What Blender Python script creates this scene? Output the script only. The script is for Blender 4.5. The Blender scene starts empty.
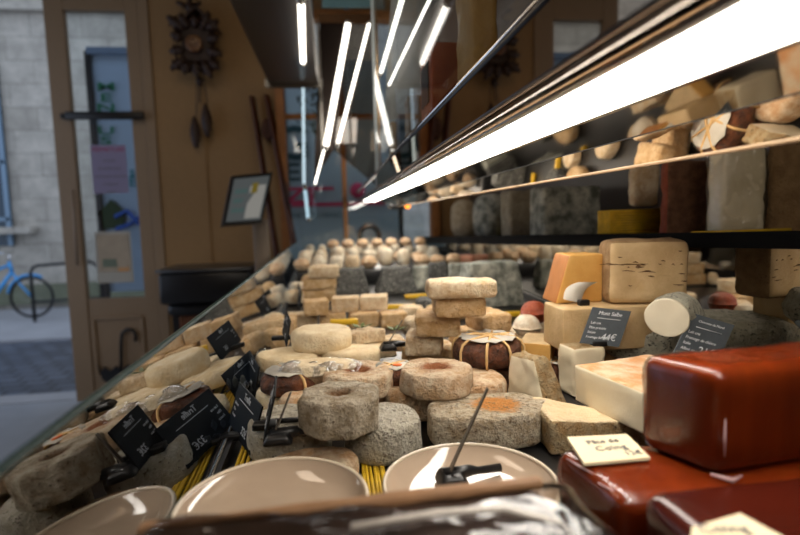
import bpy, bmesh, math, random
from mathutils import Vector, Matrix, noise
# ------------------------------------------------------------------ camera, world, lights, exposure
sc = bpy.context.scene
col = sc.collection
PI = math.pi
CAMZ = 1.30
F = 533.0
YAW, PITCH, ROLL = math.radians(7.1), math.radians(5.55), math.radians(1.5)
fwd = Vector((math.sin(YAW)*math.cos(PITCH), math.cos(YAW)*math.cos(PITCH), -math.sin(PITCH)))
r0 = Vector((math.cos(YAW), -math.sin(YAW), 0)); u0 = r0.cross(fwd)
rgt = r0*math.cos(ROLL) - u0*math.sin(ROLL); upv = r0*math.sin(ROLL) + u0*math.cos(ROLL)
CAM = Vector((0, 0, CAMZ))
cd = bpy.data.cameras.new('camera'); cam = bpy.data.objects.new('camera', cd); col.objects.link(cam)
M = Matrix((rgt, upv, -fwd)).transposed().to_4x4(); M.translation = CAM
cam.matrix_world = M
cd.sensor_width = 36; cd.lens = 36*F/800; cd.clip_start = .02; cd.clip_end = 100
cd.dof.use_dof = True; cd.dof.focus_distance = .72; cd.dof.aperture_fstop = 3.4
sc.camera = cam
vs = sc.view_settings; vs.view_transform = 'Standard'; vs.look = 'None'; vs.gamma = 1; vs.exposure = 0.0; vs.use_curve_mapping = False
w = bpy.data.worlds.new('overcast_sky'); sc.world = w; w.use_nodes = True
bgn = w.node_tree.nodes['Background']; bgn.inputs[0].default_value = (.68, .79, 1, 1); bgn.inputs[1].default_value = 1.12

def area(name, loc, rot, sx, sy, power, colr):
    l = bpy.data.lights.new(name, 'AREA'); l.shape = 'RECTANGLE'; l.size = sx; l.size_y = sy; l.energy = power; l.color = colr
    o = bpy.data.objects.new(name, l); col.objects.link(o); o.location = loc; o.rotation_euler = rot; return o
area('ceiling_fill_light', (-.9, 1.2, 3.3), (0, 0, 0), .5, 1.6, 13, (1, .80, .60))  # unseen fill light added to brighten the walls
area('shop_fill_light', (.2, -1.3, 2.6), (math.radians(38), 0, 0), 1.6, .5, 13, (1, .88, .74))  # unseen fill light added behind the camera

def ray(px, py):
    return rgt*((px-400)/F) + upv*((267.5-py)/F) + fwd
def GZ(px, py, z):
    d = ray(px, py); return CAM + d*((z-CAMZ)/d.z)
def GY(px, py, y):
    d = ray(px, py); return CAM + d*(y/d.y)
def GX(px, py, x):
    d = ray(px, py); return CAM + d*(x/d.x)
DECK = 1.01
def S(c):  # sRGB 0-255 -> linear
    return tuple(((v/255)/12.92 if v/255 <= .04045 else ((v/255+.055)/1.055)**2.4) for v in c) + (1,)

# ------------------------------------------------------------------ materials
def newmat(name):
    m = bpy.data.materials.new(name); m.use_nodes = True
    return m, m.node_tree, m.node_tree.nodes['Principled BSDF']
def plain(name, c, rough=.5, metal=0, spec=.5, bump=0, bscale=40, emit=0, vary=0, alpha=None):
    m, t, p = newmat(name)
    p.inputs['Base Color'].default_value = S(c); p.inputs['Roughness'].default_value = rough
    p.inputs['Metallic'].default_value = metal; p.inputs['Specular IOR Level'].default_value = spec
    tc = t.nodes.new('ShaderNodeTexCoord')
    n = t.nodes.new('ShaderNodeTexNoise'); n.inputs['Scale'].default_value = bscale; n.inputs['Detail'].default_value = 4
    t.links.new(tc.outputs['Object'], n.inputs['Vector'])
    if vary:
        mx = t.nodes.new('ShaderNodeMix'); mx.data_type = 'RGBA'
        mx.inputs[6].default_value = S(tuple(v*(1-vary) for v in c)); mx.inputs[7].default_value = S(tuple(min(255, v*(1+vary)) for v in c))
        t.links.new(n.outputs['Fac'], mx.inputs[0]); t.links.new(mx.outputs[2], p.inputs['Base Color'])
    if bump:
        b = t.nodes.new('ShaderNodeBump'); b.inputs['Strength'].default_value = bump; b.inputs['Distance'].default_value = .01
        t.links.new(n.outputs['Fac'], b.inputs['Height']); t.links.new(b.outputs[0], p.inputs['Normal'])
    if emit:
        p.inputs['Emission Color'].default_value = S(c); p.inputs['Emission Strength'].default_value = emit
    return m
def rind(name, c1, c2, c3=None, scale=30, spot=.55, bump=.5, rough=.75, fine=160, center=None, sss=0.0):
    """mottled cheese surface: c1/c2 clouds, c3 spots, optional coloured centre patch"""
    m, t, p = newmat(name); N, L = t.nodes, t.links
    tc = N.new('ShaderNodeTexCoord'); oi = N.new('ShaderNodeObjectInfo')
    ad = N.new('ShaderNodeVectorMath'); ad.operation = 'ADD'
    sclr = N.new('ShaderNodeVectorMath'); sclr.operation = 'SCALE'
    cmb = N.new('ShaderNodeCombineXYZ')
    for k in range(3): L.new(oi.outputs['Random'], cmb.inputs[k])
    L.new(cmb.outputs[0], sclr.inputs[0]); sclr.inputs['Scale'].default_value = 7
    L.new(tc.outputs['Object'], ad.inputs[0]); L.new(sclr.outputs[0], ad.inputs[1])
    def nz(s, d=5, r=.6):
        n = N.new('ShaderNodeTexNoise'); n.inputs['Scale'].default_value = s; n.inputs['Detail'].default_value = d; n.inputs['Roughness'].default_value = r
        L.new(ad.outputs[0], n.inputs['Vector']); return n
    def ramp(src, a, b):
        r = N.new('ShaderNodeMapRange'); r.inputs['From Min'].default_value = a; r.inputs['From Max'].default_value = b
        L.new(src, r.inputs['Value']); return r.outputs[0]
    def mix(f, a, b):
        x = N.new('ShaderNodeMix'); x.data_type = 'RGBA'; L.new(f, x.inputs[0])
        for i, v in ((6, a), (7, b)):
            if isinstance(v, tuple): x.inputs[i].default_value = v
            else: L.new(v, x.inputs[i])
        return x.outputs[2]
    n1 = nz(scale); n2 = nz(fine, 6, .7)
    c = mix(ramp(n1.outputs['Fac'], .38, .64), S(c1), S(c2))
    if center:
        # stained patch in the middle of the top
        ln = N.new('ShaderNodeVectorMath'); ln.operation = 'LENGTH'
        ms = N.new('ShaderNodeVectorMath'); ms.operation = 'MULTIPLY'; ms.inputs[1].default_value = (1/center[1], 1/center[2], 0)
        sb = N.new('ShaderNodeVectorMath'); sb.operation = 'SUBTRACT'; sb.inputs[1].default_value = (center[3], 0, 0)
        L.new(tc.outputs['Object'], sb.inputs[0])
        L.new(sb.outputs[0], ms.inputs[0]); L.new(ms.outputs[0], ln.inputs[0])
        a2 = N.new('ShaderNodeMath'); a2.operation = 'ADD'; L.new(ln.outputs['Value'], a2.inputs[0])
        m2 = N.new('ShaderNodeMath'); m2.operation = 'MULTIPLY'; m2.inputs[1].default_value = 1.4; L.new(n2.outputs['Fac'], m2.inputs[0])
        L.new(m2.outputs[0], a2.inputs[1])
        c = mix(ramp(a2.outputs[0], 1.95, 1.45), c, S(center[0]))
    if c3: c = mix(ramp(n2.outputs['Fac'], spot, spot+.08), c, S(c3))
    L.new(c, p.inputs['Base Color']); p.inputs['Roughness'].default_value = rough
    if sss:
        p.inputs['Subsurface Weight'].default_value = sss; p.inputs['Subsurface Radius'].default_value = (.01, .004, .002)
    s = N.new('ShaderNodeMath'); s.operation = 'MULTIPLY_ADD'; s.inputs[1].default_value = 1.6; L.new(n2.outputs['Fac'], s.inputs[0]); L.new(n1.outputs['Fac'], s.inputs[2])
    b = N.new('ShaderNodeBump'); b.inputs['Strength'].default_value = bump; b.inputs['Distance'].default_value = .008
    L.new(s.outputs[0], b.inputs['Height']); L.new(b.outputs[0], p.inputs['Normal'])
    return m
def glassy(name, tint=(1, 1, 1), ior=1.5, gain=1.0, base=0.0, rough=0.0, bump=0, bscale=60):
    """clear sheet: see-through with an angle-dependent reflection"""
    m = bpy.data.materials.new(name); m.use_nodes = True; t = m.node_tree; N, L = t.nodes, t.links
    N.remove(N['Principled BSDF']); out = N['Material Output']
    tr = N.new('ShaderNodeBsdfTransparent'); tr.inputs[0].default_value = (*tint, 1)
    gl = N.new('ShaderNodeBsdfGlossy'); gl.inputs['Roughness'].default_value = rough; gl.inputs['Color'].default_value = (.95, .97, 1, 1)
    fr = N.new('ShaderNodeFresnel'); fr.inputs[0].default_value = ior
    mu = N.new('ShaderNodeMath'); mu.operation = 'MULTIPLY_ADD'; mu.use_clamp = True
    mu.inputs[1].default_value = gain; mu.inputs[2].default_value = base
    L.new(fr.outputs[0], mu.inputs[0])
    mx = N.new('ShaderNodeMixShader'); L.new(mu.outputs[0], mx.inputs[0]); L.new(tr.outputs[0], mx.inputs[1]); L.new(gl.outputs[0], mx.inputs[2])
    if bump:
        tc = N.new('ShaderNodeTexCoord'); n = N.new('ShaderNodeTexNoise'); n.inputs['Scale'].default_value = bscale; n.inputs['Detail'].default_value = 3
        n.inputs['Distortion'].default_value = 1.2
        L.new(tc.outputs['Object'], n.inputs['Vector'])
        b = N.new('ShaderNodeBump'); b.inputs['Strength'].default_value = bump; b.inputs['Distance'].default_value = .01
        L.new(n.outputs['Fac'], b.inputs['Height']); L.new(b.outputs[0], gl.inputs['Normal'])
    L.new(mx.outputs[0], out.inputs[0]); return m
def mirror(name, c=(1, 1, 1), rough=0.0):
    m = bpy.data.materials.new(name); m.use_nodes = True; t = m.node_tree; N, L = t.nodes, t.links
    N.remove(N['Principled BSDF']); gl = N.new('ShaderNodeBsdfGlossy'); gl.inputs['Roughness'].default_value = rough; gl.inputs['Color'].default_value = (*c, 1)
    L.new(gl.outputs[0], N['Material Output'].inputs[0]); return m
def emis(name, c, s):
    m = bpy.data.materials.new(name); m.use_nodes = True; t = m.node_tree; N, L = t.nodes, t.links
    N.remove(N['Principled BSDF']); e = N.new('ShaderNodeEmission'); e.inputs[0].default_value = (*c, 1); e.inputs[1].default_value = s
    L.new(e.outputs[0], N['Material Output'].inputs[0]); return m

LAMP = emis('lamp_diffuser', (1, .92, .81), 16.5)
LAMP2 = emis('lamp_streak', (1, .92, .8), 5.0)
WALL = plain('ochre_plaster', (146, 116, 78), .85, bump=.1, bscale=30, vary=.05)
DOORW = plain('painted_door_wood', (140, 118, 92), .5, vary=.04)
FRAMEW = plain('oak_window_frame', (150, 98, 50), .5, vary=.15, bscale=12)
BLACK = plain('black_plastic', (16, 16, 18), .35)
BLACKM = plain('black_metal', (18, 18, 20), .4, bump=.05)
STEEL = plain('brushed_steel', (190, 188, 182), .22, metal=1)
CHROME = plain('chrome', (215, 215, 215), .08, metal=1)
DKSTEEL = plain('dark_polished_steel', (150, 132, 112), .04, metal=1)
SLATE = plain('slate_card', (88, 95, 101), .55, bump=.1, bscale=80, vary=.08)
SLATEB = plain('black_card', (15, 16, 18), .6, spec=.25, vary=.1)
CHALK = plain('chalk_white', (240, 244, 248), .8)
CHALKD = plain('grey_chalk_ink', (190, 194, 200), .8)
CREAMCARD = plain('cream_card', (236, 222, 186), .5, vary=.03)
INK = plain('grey_ink', (110, 108, 112), .8)
PAPER = plain('white_paper', (206, 200, 188), .7, vary=.08, bscale=60)
RAFFIA = plain('raffia', (214, 176, 120), .7, vary=.15, bscale=90)
STRAW = plain('golden_straw', (222, 170, 40), .45, vary=.25, bscale=60)
YELLOWT = plain('yellow_tray_plastic', (232, 186, 44), .4)
CERAMIC = plain('glazed_stoneware', (176, 156, 136), .06, spec=.8, vary=.04)
RIM = plain('stoneware_rim', (205, 190, 168), .12, spec=.7)
LEAF = rind('chestnut_leaf', (70, 38, 24), (124, 72, 42), (44, 24, 16), 60, .55, .7, .4)
WAX = None
m, t, p = newmat('quince_paste'); WAX = m
p.inputs['Base Color'].default_value = S((168, 52, 14)); p.inputs['Roughness'].default_value = .22
p.inputs['Subsurface Weight'].default_value = .12; p.inputs['Subsurface Radius'].default_value = (.02, .005, .002); p.inputs['Subsurface Scale'].default_value = .5
tc = t.nodes.new('ShaderNodeTexCoord'); mp = t.nodes.new('ShaderNodeMapping'); mp.inputs['Scale'].default_value = (60, 60, 6)
t.links.new(tc.outputs['Object'], mp.inputs[0]); n = t.nodes.new('ShaderNodeTexNoise'); n.inputs['Scale'].default_value = 1; n.inputs['Detail'].default_value = 3
t.links.new(mp.outputs[0], n.inputs['Vector'])
mx = t.nodes.new('ShaderNodeMix'); mx.data_type = 'RGBA'; mx.inputs[6].default_value = S((88, 28, 8)); mx.inputs[7].default_value = S((134, 52, 15))
t.links.new(n.outputs['Fac'], mx.inputs[0]); t.links.new(mx.outputs[2], p.inputs['Base Color'])
b = t.nodes.new('ShaderNodeBump'); b.inputs['Strength'].default_value = .12; b.inputs['Distance'].default_value = .004
t.links.new(n.outputs['Fac'], b.inputs['Height']); t.links.new(b.outputs[0], p.inputs['Normal'])
DARKW = plain('dark_maroon_paste', (66, 20, 11), .2, vary=.2, bscale=20)
GREY = rind('grey_ash_rind', (176, 156, 126), (220, 208, 186), (122, 104, 82), 70, .57, 1.0, center=((150, 108, 70), .014, .014, 0))
PEACH = rind('peach_rind', (214, 168, 122), (240, 218, 186), (190, 138, 94), 60, .6, .8)
PEACHHOLE = rind('peach_rind_brown_centre', (218, 180, 138), (240, 220, 190), (188, 138, 96), 60, .6, .9, center=((168, 104, 62), .022, .02, 0))
SPECK = rind('white_speckled_rind', (200, 190, 168), (228, 222, 206), (130, 116, 96), 80, .56, 1.0)
ORNG = rind('orange_mottled_rind', (196, 172, 138), (226, 214, 190), (132, 108, 80), 90, .55, 1.0, center=((224, 150, 70), .03, .026, .012))
BRICK = rind('washed_brick_rind', (212, 170, 116), (234, 204, 160), (178, 128, 80), 60, .6, .8)
PALEB = rind('pale_brick_rind', (222, 190, 146), (244, 226, 196), (196, 152, 106), 60, .6, .8)
CREAM = rind('cream_bloomy_rind', (224, 200, 158), (240, 224, 192), (208, 172, 122), 40, .64, .45)
PASTE = rind('cream_paste', (222, 194, 142), (230, 206, 160), (198, 164, 112), 22, .7, .15, .5)
IVORY = rind('ivory_paste', (226, 212, 180), (232, 220, 192), None, 22, .7, .08, .45)
GOLDP = rind('golden_paste', (214, 160, 82), (224, 174, 98), None, 20, .7, .12, .45)
TOMME = rind('tomme_paste', (198, 166, 118), (212, 182, 136), (160, 122, 76), 26, .67, .35, .5)
TOMR = rind('tomme_rind', (150, 116, 76), (176, 142, 98), (118, 86, 54), 40, .6, .8)
MOLD = rind('blue_grey_mould_rind', (196, 190, 168), (222, 218, 198), (82, 82, 72), 60, .55, 1.0)
ASH = rind('dark_ash_rind', (66, 66, 64), (104, 104, 100), (190, 188, 180), 60, .56, .8)
GREYM = rind('grey_green_mould_rind', (112, 116, 106), (214, 214, 200), (70, 76, 74), 26, .58, .9)
WEDGER = rind('mottled_wedge_rind', (196, 158, 106), (210, 190, 150), (116, 90, 58), 70, .57, 1.0)
PINKR = rind('orange_white_rind', (222, 160, 106), (232, 208, 174), (206, 120, 66), 42, .66, .5)
WHITE = rind('white_fresh_rind', (220, 200, 170), (236, 226, 206), (176, 160, 134), 40, .68, .5)
SALAMI = rind('red_speckled_rind', (150, 62, 34), (176, 84, 48), (214, 160, 120), 60, .6, .5, .35)
DARKR = rind('dark_red_brown_rind', (72, 44, 32), (98, 62, 44), (50, 30, 22), 60, .6, .7)
BROWNP = rind('brown_cheese_paste', (150, 108, 64), (168, 126, 80), (120, 82, 50), 30, .66, .3)
WRAPM = glassy('cling_film', (.97, .97, .97), 1.45, 1.3, .05, .08, .5, 70)
FRONTGLASS = glassy('counter_front_glass', (.80, .86, .88), 1.5, 1.5, .16)
CLEAR = glassy('clear_glass', (.96, .98, .98), 1.5, 1, 0)
ACRYL = glassy('acrylic_edge', (.9, .84, .74), 1.5, 1.2, .15, .05)
MIRROR = mirror('dark_mirror', (.52, .50, .46), .02)
MIRRORU = mirror('smoky_mirror', (.42, .39, .35), .05)
MIRRORL = mirror('polished_mirror', (.86, .80, .72), .03)
PANEL = mirror('brown_gloss_panel', (.62, .52, .42), .02)

# ------------------------------------------------------------------ mesh helpers
def obj(name, bm, mat, parent=None, smooth=True, loc=None, rot=None):
    me = bpy.data.meshes.new(name); bm.normal_update(); bm.to_mesh(me); bm.free()
    for mm in (mat if isinstance(mat, (list, tuple)) else [mat]): me.materials.append(mm)
    if smooth:
        for pl in me.polygons: pl.use_smooth = True
    o = bpy.data.objects.new(name, me); col.objects.link(o)
    if loc is not None: o.location = loc
    if rot is not None: o.rotation_euler = rot
    if parent: o.parent = parent
    return o
def tag(o, label, cat, group=None, kind=None):
    o['label'] = label; o['category'] = cat
    if group: o['group'] = group
    if kind: o['kind'] = kind
    return o
def thing(name, label, cat, loc=(0, 0, 0), rz=0, group=None):
    o = bpy.data.objects.new(name, None); col.objects.link(o); o.location = loc; o.rotation_euler = (0, 0, rz)
    return tag(o, label, cat, group)
def struct(o, label=None):
    o['kind'] = 'structure'
    if label: o['label'] = label
    return o
def addbox(bm, c, s, rot=None, bev=0):
    r = bmesh.ops.create_cube(bm, size=1); vs_ = r['verts']
    for v in vs_: v.co = Vector((v.co.x*s[0], v.co.y*s[1], v.co.z*s[2]))
    if bev:
        es = list({e for v in vs_ for e in v.link_edges})
        rr = bmesh.ops.bevel(bm, geom=es, offset=bev, segments=2, affect='EDGES', profile=.5)
        vs_ = list({v for f in rr['faces'] for v in f.verts} | {v for v in vs_ if v.is_valid})
    for v in vs_:
        if rot is not None: v.co = rot @ v.co
        v.co += Vector(c)
    return vs_
def boxbm(c, s, rot=None, bev=0):
    bm = bmesh.new(); addbox(bm, c, s, rot, bev); return bm
def quad(bm, a, b, c, d, th=None):
    """thick slab from four corner points"""
    a, b, c, d = map(Vector, (a, b, c, d)); n = (b-a).cross(d-a).normalized()*(th or .002)
    lo = [bm.verts.new(p) for p in (a, b, c, d)]; hi = [bm.verts.new(p+n) for p in (a, b, c, d)]
    bm.faces.new(lo[::-1]); bm.faces.new(hi)
    for i in range(4): bm.faces.new((lo[i], lo[(i+1) % 4], hi[(i+1) % 4], hi[i]))
    return bm
def tube(bm, pts, r, seg=10, closed=False):
    pts = [Vector(p) for p in pts]; rings = []
    n = len(pts); prev = None
    for i, p in enumerate(pts):
        if closed: d = pts[(i+1) % n]-pts[i-1]
        else: d = pts[min(i+1, n-1)]-pts[max(i-1, 0)]
        d.normalize()
        a = prev if prev is not None else (Vector((0, 0, 1)) if abs(d.z) < .9 else Vector((1, 0, 0)))
        x = (a - d*a.dot(d)).normalized(); y = d.cross(x); prev = x
        rr = r[i] if isinstance(r, (list, tuple)) else r
        rings.append([bm.verts.new(p+(x*math.cos(k*2*PI/seg)+y*math.sin(k*2*PI/seg))*rr) for k in range(seg)])
    for i in range(n if closed else n-1):
        A, B = rings[i], rings[(i+1) % n]
        for k in range(seg): bm.faces.new((A[k], A[(k+1) % seg], B[(k+1) % seg], B[k]))
    if not closed: bm.faces.new(rings[0][::-1]); bm.faces.new(rings[-1])
    return bm
def lathe(bm, prof, seg=32, c=(0, 0, 0)):
    c = Vector(c); rings = []
    for r, z in prof:
        rings.append([bm.verts.new(c+Vector((r*math.cos(k*2*PI/seg), r*math.sin(k*2*PI/seg), z))) for k in range(seg)])
    for A, B in zip(rings, rings[1:]):
        for k in range(seg): bm.faces.new((A[k], A[(k+1) % seg], B[(k+1) % seg], B[k]))
    bm.faces.new(rings[0][::-1]); bm.faces.new(rings[-1]); return bm
def nz(p, s, seed): return noise.noise(Vector(p)*s + Vector((seed*3.1, seed*1.7, seed*.9)))
def prism(bm, pts, th, axis='y'):
    """flat outline pts (x,z) extruded th in y"""
    A = [bm.verts.new((x, 0, z)) for x, z in pts]; B = [bm.verts.new((x, th, z)) for x, z in pts]
    bm.faces.new(A); bm.faces.new(B[::-1])
    for i in range(len(pts)): bm.faces.new((A[i], B[i], B[(i+1) % len(pts)], A[(i+1) % len(pts)]))
    return bm
def wheel_bm(r, h, seed=0, sides=0, rnd=.25, amp=.002, hole=0, sy=1.0, taper=0.0, seg=56, side_amt=.06, dome=0):
    """rounded cheese wheel; base on z=0"""
    bm = bmesh.new(); e = rnd*h
    prof = [(0.001, 0), (r*.5, 0), (r-e, 0)]
    for k in range(1, 5): a = k*PI/8; prof.append((r-e+e*math.sin(a), e-e*math.cos(a)))
    prof += [(r*1.01, h*.5)]
    for k in range(0, 5): a = k*PI/8; prof.append((r-e+e*math.cos(a), h-e+e*math.sin(a)))
    for f in (.85, .72, .58, .46, .38, .32, .28, .24, .2, .13, .07): prof.append(((r-e)*f, h))
    prof.append((.001, h))
    rings = []
    for (rr, z) in prof:
        ring = []
        for k in range(seg):
            a = k*2*PI/seg; R = rr
            if sides:
                s = 2*PI/sides; aa = (a % s)-s/2; R = rr*(1+(side_amt*.6)-side_amt*1.3*(1-(abs(aa)/(s/2))**2))
            x, y = R*math.cos(a), R*math.sin(a)*sy
            t_ = 1-taper*(z/h); x *= t_; y *= t_
            zz = z
            if z > h*.6 and hole: zz -= hole*h*math.exp(-((x*x+y*y)/(.25*r)**2)**2.5)
            if z > h*.6 and dome: zz += dome*h*(1-(min(rr/r, 1))**2)
            q = Vector((x, y, z)); d = nz(q, 28, seed)*amp*1.3+nz(q, 75, seed+5)*amp*.7
            nrm = Vector((math.cos(a), math.sin(a), 0)) if z < h*.97 and z > 0 else Vector((0, 0, 1))
            if z <= 0.0001: d = 0
            ring.append(bm.verts.new(Vector((x, y, zz))+nrm*d))
        rings.append(ring)
    for A, B in zip(rings, rings[1:]):
        for k in range(seg): bm.faces.new((A[k], A[(k+1) % seg], B[(k+1) % seg], B[k]))
    bm.faces.new(rings[0][::-1]); bm.faces.new(rings[-1]); return bm
def block_bm(sx, sy, sz, seed=0, bev=.005, amp=.0015, warp=None, n=10, facemat=None):
    """rounded rough block, base centred on z=0; warp(p) reshapes; facemat(normal, centre)->index"""
    bm = bmesh.new(); hx, hy, hz = sx/2, sy/2, sz/2; bev = min(bev, hx*.95, hy*.95, hz*.95)
    def ticks(h):
        e = [-h, -h+bev*.15, -h+bev*.45, -h+bev]; m_ = max(2, int(n*h/max(hx, hy, hz)))
        mid = [-h+bev+(2*h-2*bev)*k/m_ for k in range(1, m_)]
        return e+mid+[-v for v in e[::-1]]
    T = [ticks(hx), ticks(hy), ticks(hz)]; H = (hx, hy, hz); cache = {}
    def V(p):
        k = tuple(round(c, 7) for c in p)
        if k not in cache:
            p = Vector(p); q = Vector([max(-h+bev, min(h-bev, c)) for c, h in zip(p, H)]); d = p-q
            if d.length > 1e-9: p = q+d.normalized()*bev; nn = d.normalized()
            else: nn = Vector((0, 0, 0))
            dd = nz(p, 26, seed)*amp*1.4+nz(p, 70, seed+3)*amp*.8
            if p.z < -hz*.9: dd = min(dd, 0)*.3
            p = p+nn*dd; p.z += hz
            if warp: p = Vector(warp(p))
            cache[k] = bm.verts.new(p)
        return cache[k]
    for ax in range(3):
        u, v_ = (ax+1) % 3, (ax+2) % 3
        for s in (-1, 1):
            for i in range(len(T[u])-1):
                for j in range(len(T[v_])-1):
                    q = []
                    for a, b_ in ((i, j), (i+1, j), (i+1, j+1), (i, j+1)):
                        p = [0, 0, 0]; p[ax] = s*H[ax]; p[u] = T[u][a]; p[v_] = T[v_][b_]; q.append(V(p))
                    if s < 0: q.reverse()
                    if len(set(q)) == 4:
                        try:
                            f = bm.faces.new(q)
                            if facemat:
                                nn = Vector((0, 0, 0)); nn[ax] = s
                                f.material_index = facemat(nn)
                        except ValueError: pass
    return bm
def textmesh(name, s, size, mat, parent, loc, rot=(PI/2, 0, 0), align='CENTER', ext=.0003, shear=0, sx=1, label=None):
    cu = bpy.data.curves.new(name, 'FONT'); cu.body = s; cu.size = size; cu.align_x = align; cu.align_y = 'CENTER'; cu.extrude = ext; cu.shear = shear
    cu.resolution_u = 3; cu.offset = size*.02 if name == 'letter' else 0
    t_ = bpy.data.objects.new(name, cu); col.objects.link(t_)
    me = bpy.data.meshes.new_from_object(t_); bpy.data.objects.remove(t_); me.materials.append(mat)
    o = bpy.data.objects.new(name, me); col.objects.link(o); o.parent = parent; o.location = loc; o.rotation_euler = rot; o.scale = (sx, 1, 1)
    return o
def copytree(o, parent=None):
    c = o.copy(); col.objects.link(c); c.parent = parent
    for ch in list(o.children): copytree(ch, c)
    return c
Rz = lambda a: Matrix.Rotation(a, 3, 'Z')
Rx = lambda a: Matrix.Rotation(a, 3, 'X')
Ry = lambda a: Matrix.Rotation(a, 3, 'Y')

# ------------------------------------------------------------------ room shell
WY = 4.0                      # street wall
XL, XR, YB, ZC = -3.2, 2.2, -2.6, 3.4
FLOORM = plain('pale_stone_floor', (150, 154, 160), .35, vary=.08, bscale=6, bump=.03)
struct(obj('floor', boxbm(((XL+XR)/2, (YB+WY)/2+.15, -.05), (XR-XL, WY-YB+.3, .1)), FLOORM, smooth=False))
CEIL = plain('shop_ceiling', (120, 100, 80), .9)
struct(obj('ceiling', boxbm(((XL+XR)/2, (YB+WY)/2, ZC+.05), (XR-XL, WY-YB, .1)), CEIL, smooth=False))
bm = boxbm((XL-.05, (YB+.8)/2, ZC/2), (.1, .8-YB, ZC)); addbox(bm, (XL-.05, (3.8+WY)/2, ZC/2), (.1, WY-3.8, ZC)); addbox(bm, (XL-.05, 2.3, .15), (.1, 3.0, .3)); addbox(bm, (XL-.05, 2.3, 3.2), (.1, 3.0, .4))
struct(obj('wall_left', bm, WALL, smooth=False))   # unseen opening added on the left to let sky light in
struct(obj('wall_right', boxbm((XR+.05, (YB+WY)/2, ZC/2), (.1, WY-YB, ZC)), WALL, smooth=False))
struct(obj('wall_back', boxbm(((XL+XR)/2, YB-.05, ZC/2), (XR-XL, .1, ZC)), WALL, smooth=False))
# street wall: open doorway left of the door leaf, door leaf, wall, shop window
xd0 = GY(61, 220, WY).x; xd1 = GY(152, 220, WY).x; xj = GY(163, 220, WY).x
xw0 = GY(281, 180, WY).x; xw1 = xw0+1.15
zw0 = .75; zw1 = 2.75
bm = bmesh.new()
addbox(bm, ((XL-.0+(-2.98))/2, WY+.1, ZC/2), (abs(-2.98-XL), .2, ZC))
addbox(bm, ((-2.98+xj)/2, WY+.1, 3.27), (xj+2.98, .2, .26))
addbox(bm, ((xj+xw0)/2, WY+.1, ZC/2), (xw0-xj, .2, ZC))
addbox(bm, ((xw1+XR)/2, WY+.1, ZC/2), (XR-xw1, .2, ZC))
addbox(bm, ((xw0+xw1)/2, WY+.1, zw0/2), (xw1-xw0, .2, zw0))
addbox(bm, ((xw0+xw1)/2, WY+.1, (zw1+ZC)/2), (xw1-xw0, .2, ZC-zw1))
struct(obj('wall_front', bm, WALL, smooth=False))
# vertical panel joint on the wall
xs = GY(209, 220, WY).x
struct(obj('trim_1', boxbm((xs, WY-.004, 1.45), (.012, .01, 2.9)), WALL, smooth=False))
# door leaf
DZ0, DZ1 = 0.02, 3.13
def zz(py, px=100): return GY(px, py, WY).z
dr = bpy.data.objects.new('door_1', None); col.objects.link(dr); dr.location = (0, 0, 0); struct(dr)
gx0 = GY(80, 220, WY).x; gx1 = GY(139, 220, WY).x; gz0 = zz(299); gz1 = zz(10)
bm = bmesh.new()
addbox(bm, ((xd0+gx0)/2, WY+.03, (DZ0+DZ1)/2), (gx0-xd0, .06, DZ1-DZ0), bev=.004)
addbox(bm, ((xd1+gx1)/2, WY+.03, (DZ0+DZ1)/2), (xd1-gx1, .06, DZ1-DZ0), bev=.004)
addbox(bm, ((gx0+gx1)/2, WY+.03, (gz1+DZ1)/2), (gx1-gx0, .06, DZ1-gz1), bev=.004)
addbox(bm, ((gx0+gx1)/2, WY+.035, (DZ0+gz0)/2), (gx1-gx0, .05, gz0-DZ0), bev=.004)
obj('door_leaf', bm, DOORW, dr, smooth=False)
bm = bmesh.new(); pz0, pz1 = .2, gz0-.14; a, b_ = gx0+.03, gx1-.03
for (c, s) in ((((a+b_)/2, WY+.004, pz1), (b_-a, .02, .025)), (((a+b_)/2, WY+.004, pz0), (b_-a, .02, .025)), ((a, WY+.004, (pz0+pz1)/2), (.025, .02, pz1-pz0)), ((b_, WY+.004, (pz0+pz1)/2), (.025, .02, pz1-pz0))): addbox(bm, c, s, bev=.005)
obj('panel_moulding', bm, DOORW, dr, smooth=False)
obj('glass_pane', boxbm(((gx0+gx1)/2, WY+.035, (gz0+gz1)/2), (gx1-gx0, .006, gz1-gz0)), CLEAR, dr, smooth=False)
bz = zz(117)
bm = boxbm(((GY(65, 117, WY-.06).x+GY(143, 117, WY-.06).x)/2, WY-.05, bz), (GY(143, 117, WY).x-GY(65, 117, WY).x, .03, .055), bev=.01)
addbox(bm, (xd0+.09, WY-.02, bz), (.03, .06, .03)); addbox(bm, (xd1-.06, WY-.02, bz), (.03, .06, .03))
obj('push_bar', bm, BLACKM, dr)
bm = tube(bmesh.new(), [GY(73, 190, WY-.03), GY(77, 265, WY-.03)], .01)
obj('door_handle', bm, plain('painted_handle', (140, 122, 104), .4), dr)
struct(obj('door_frame_jamb' if False else 'trim_2', boxbm(((xd1+xj)/2, WY+.05, 1.56), (xj-xd1-.006, .12, 3.12), bev=.005), DOORW, smooth=False))
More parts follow.
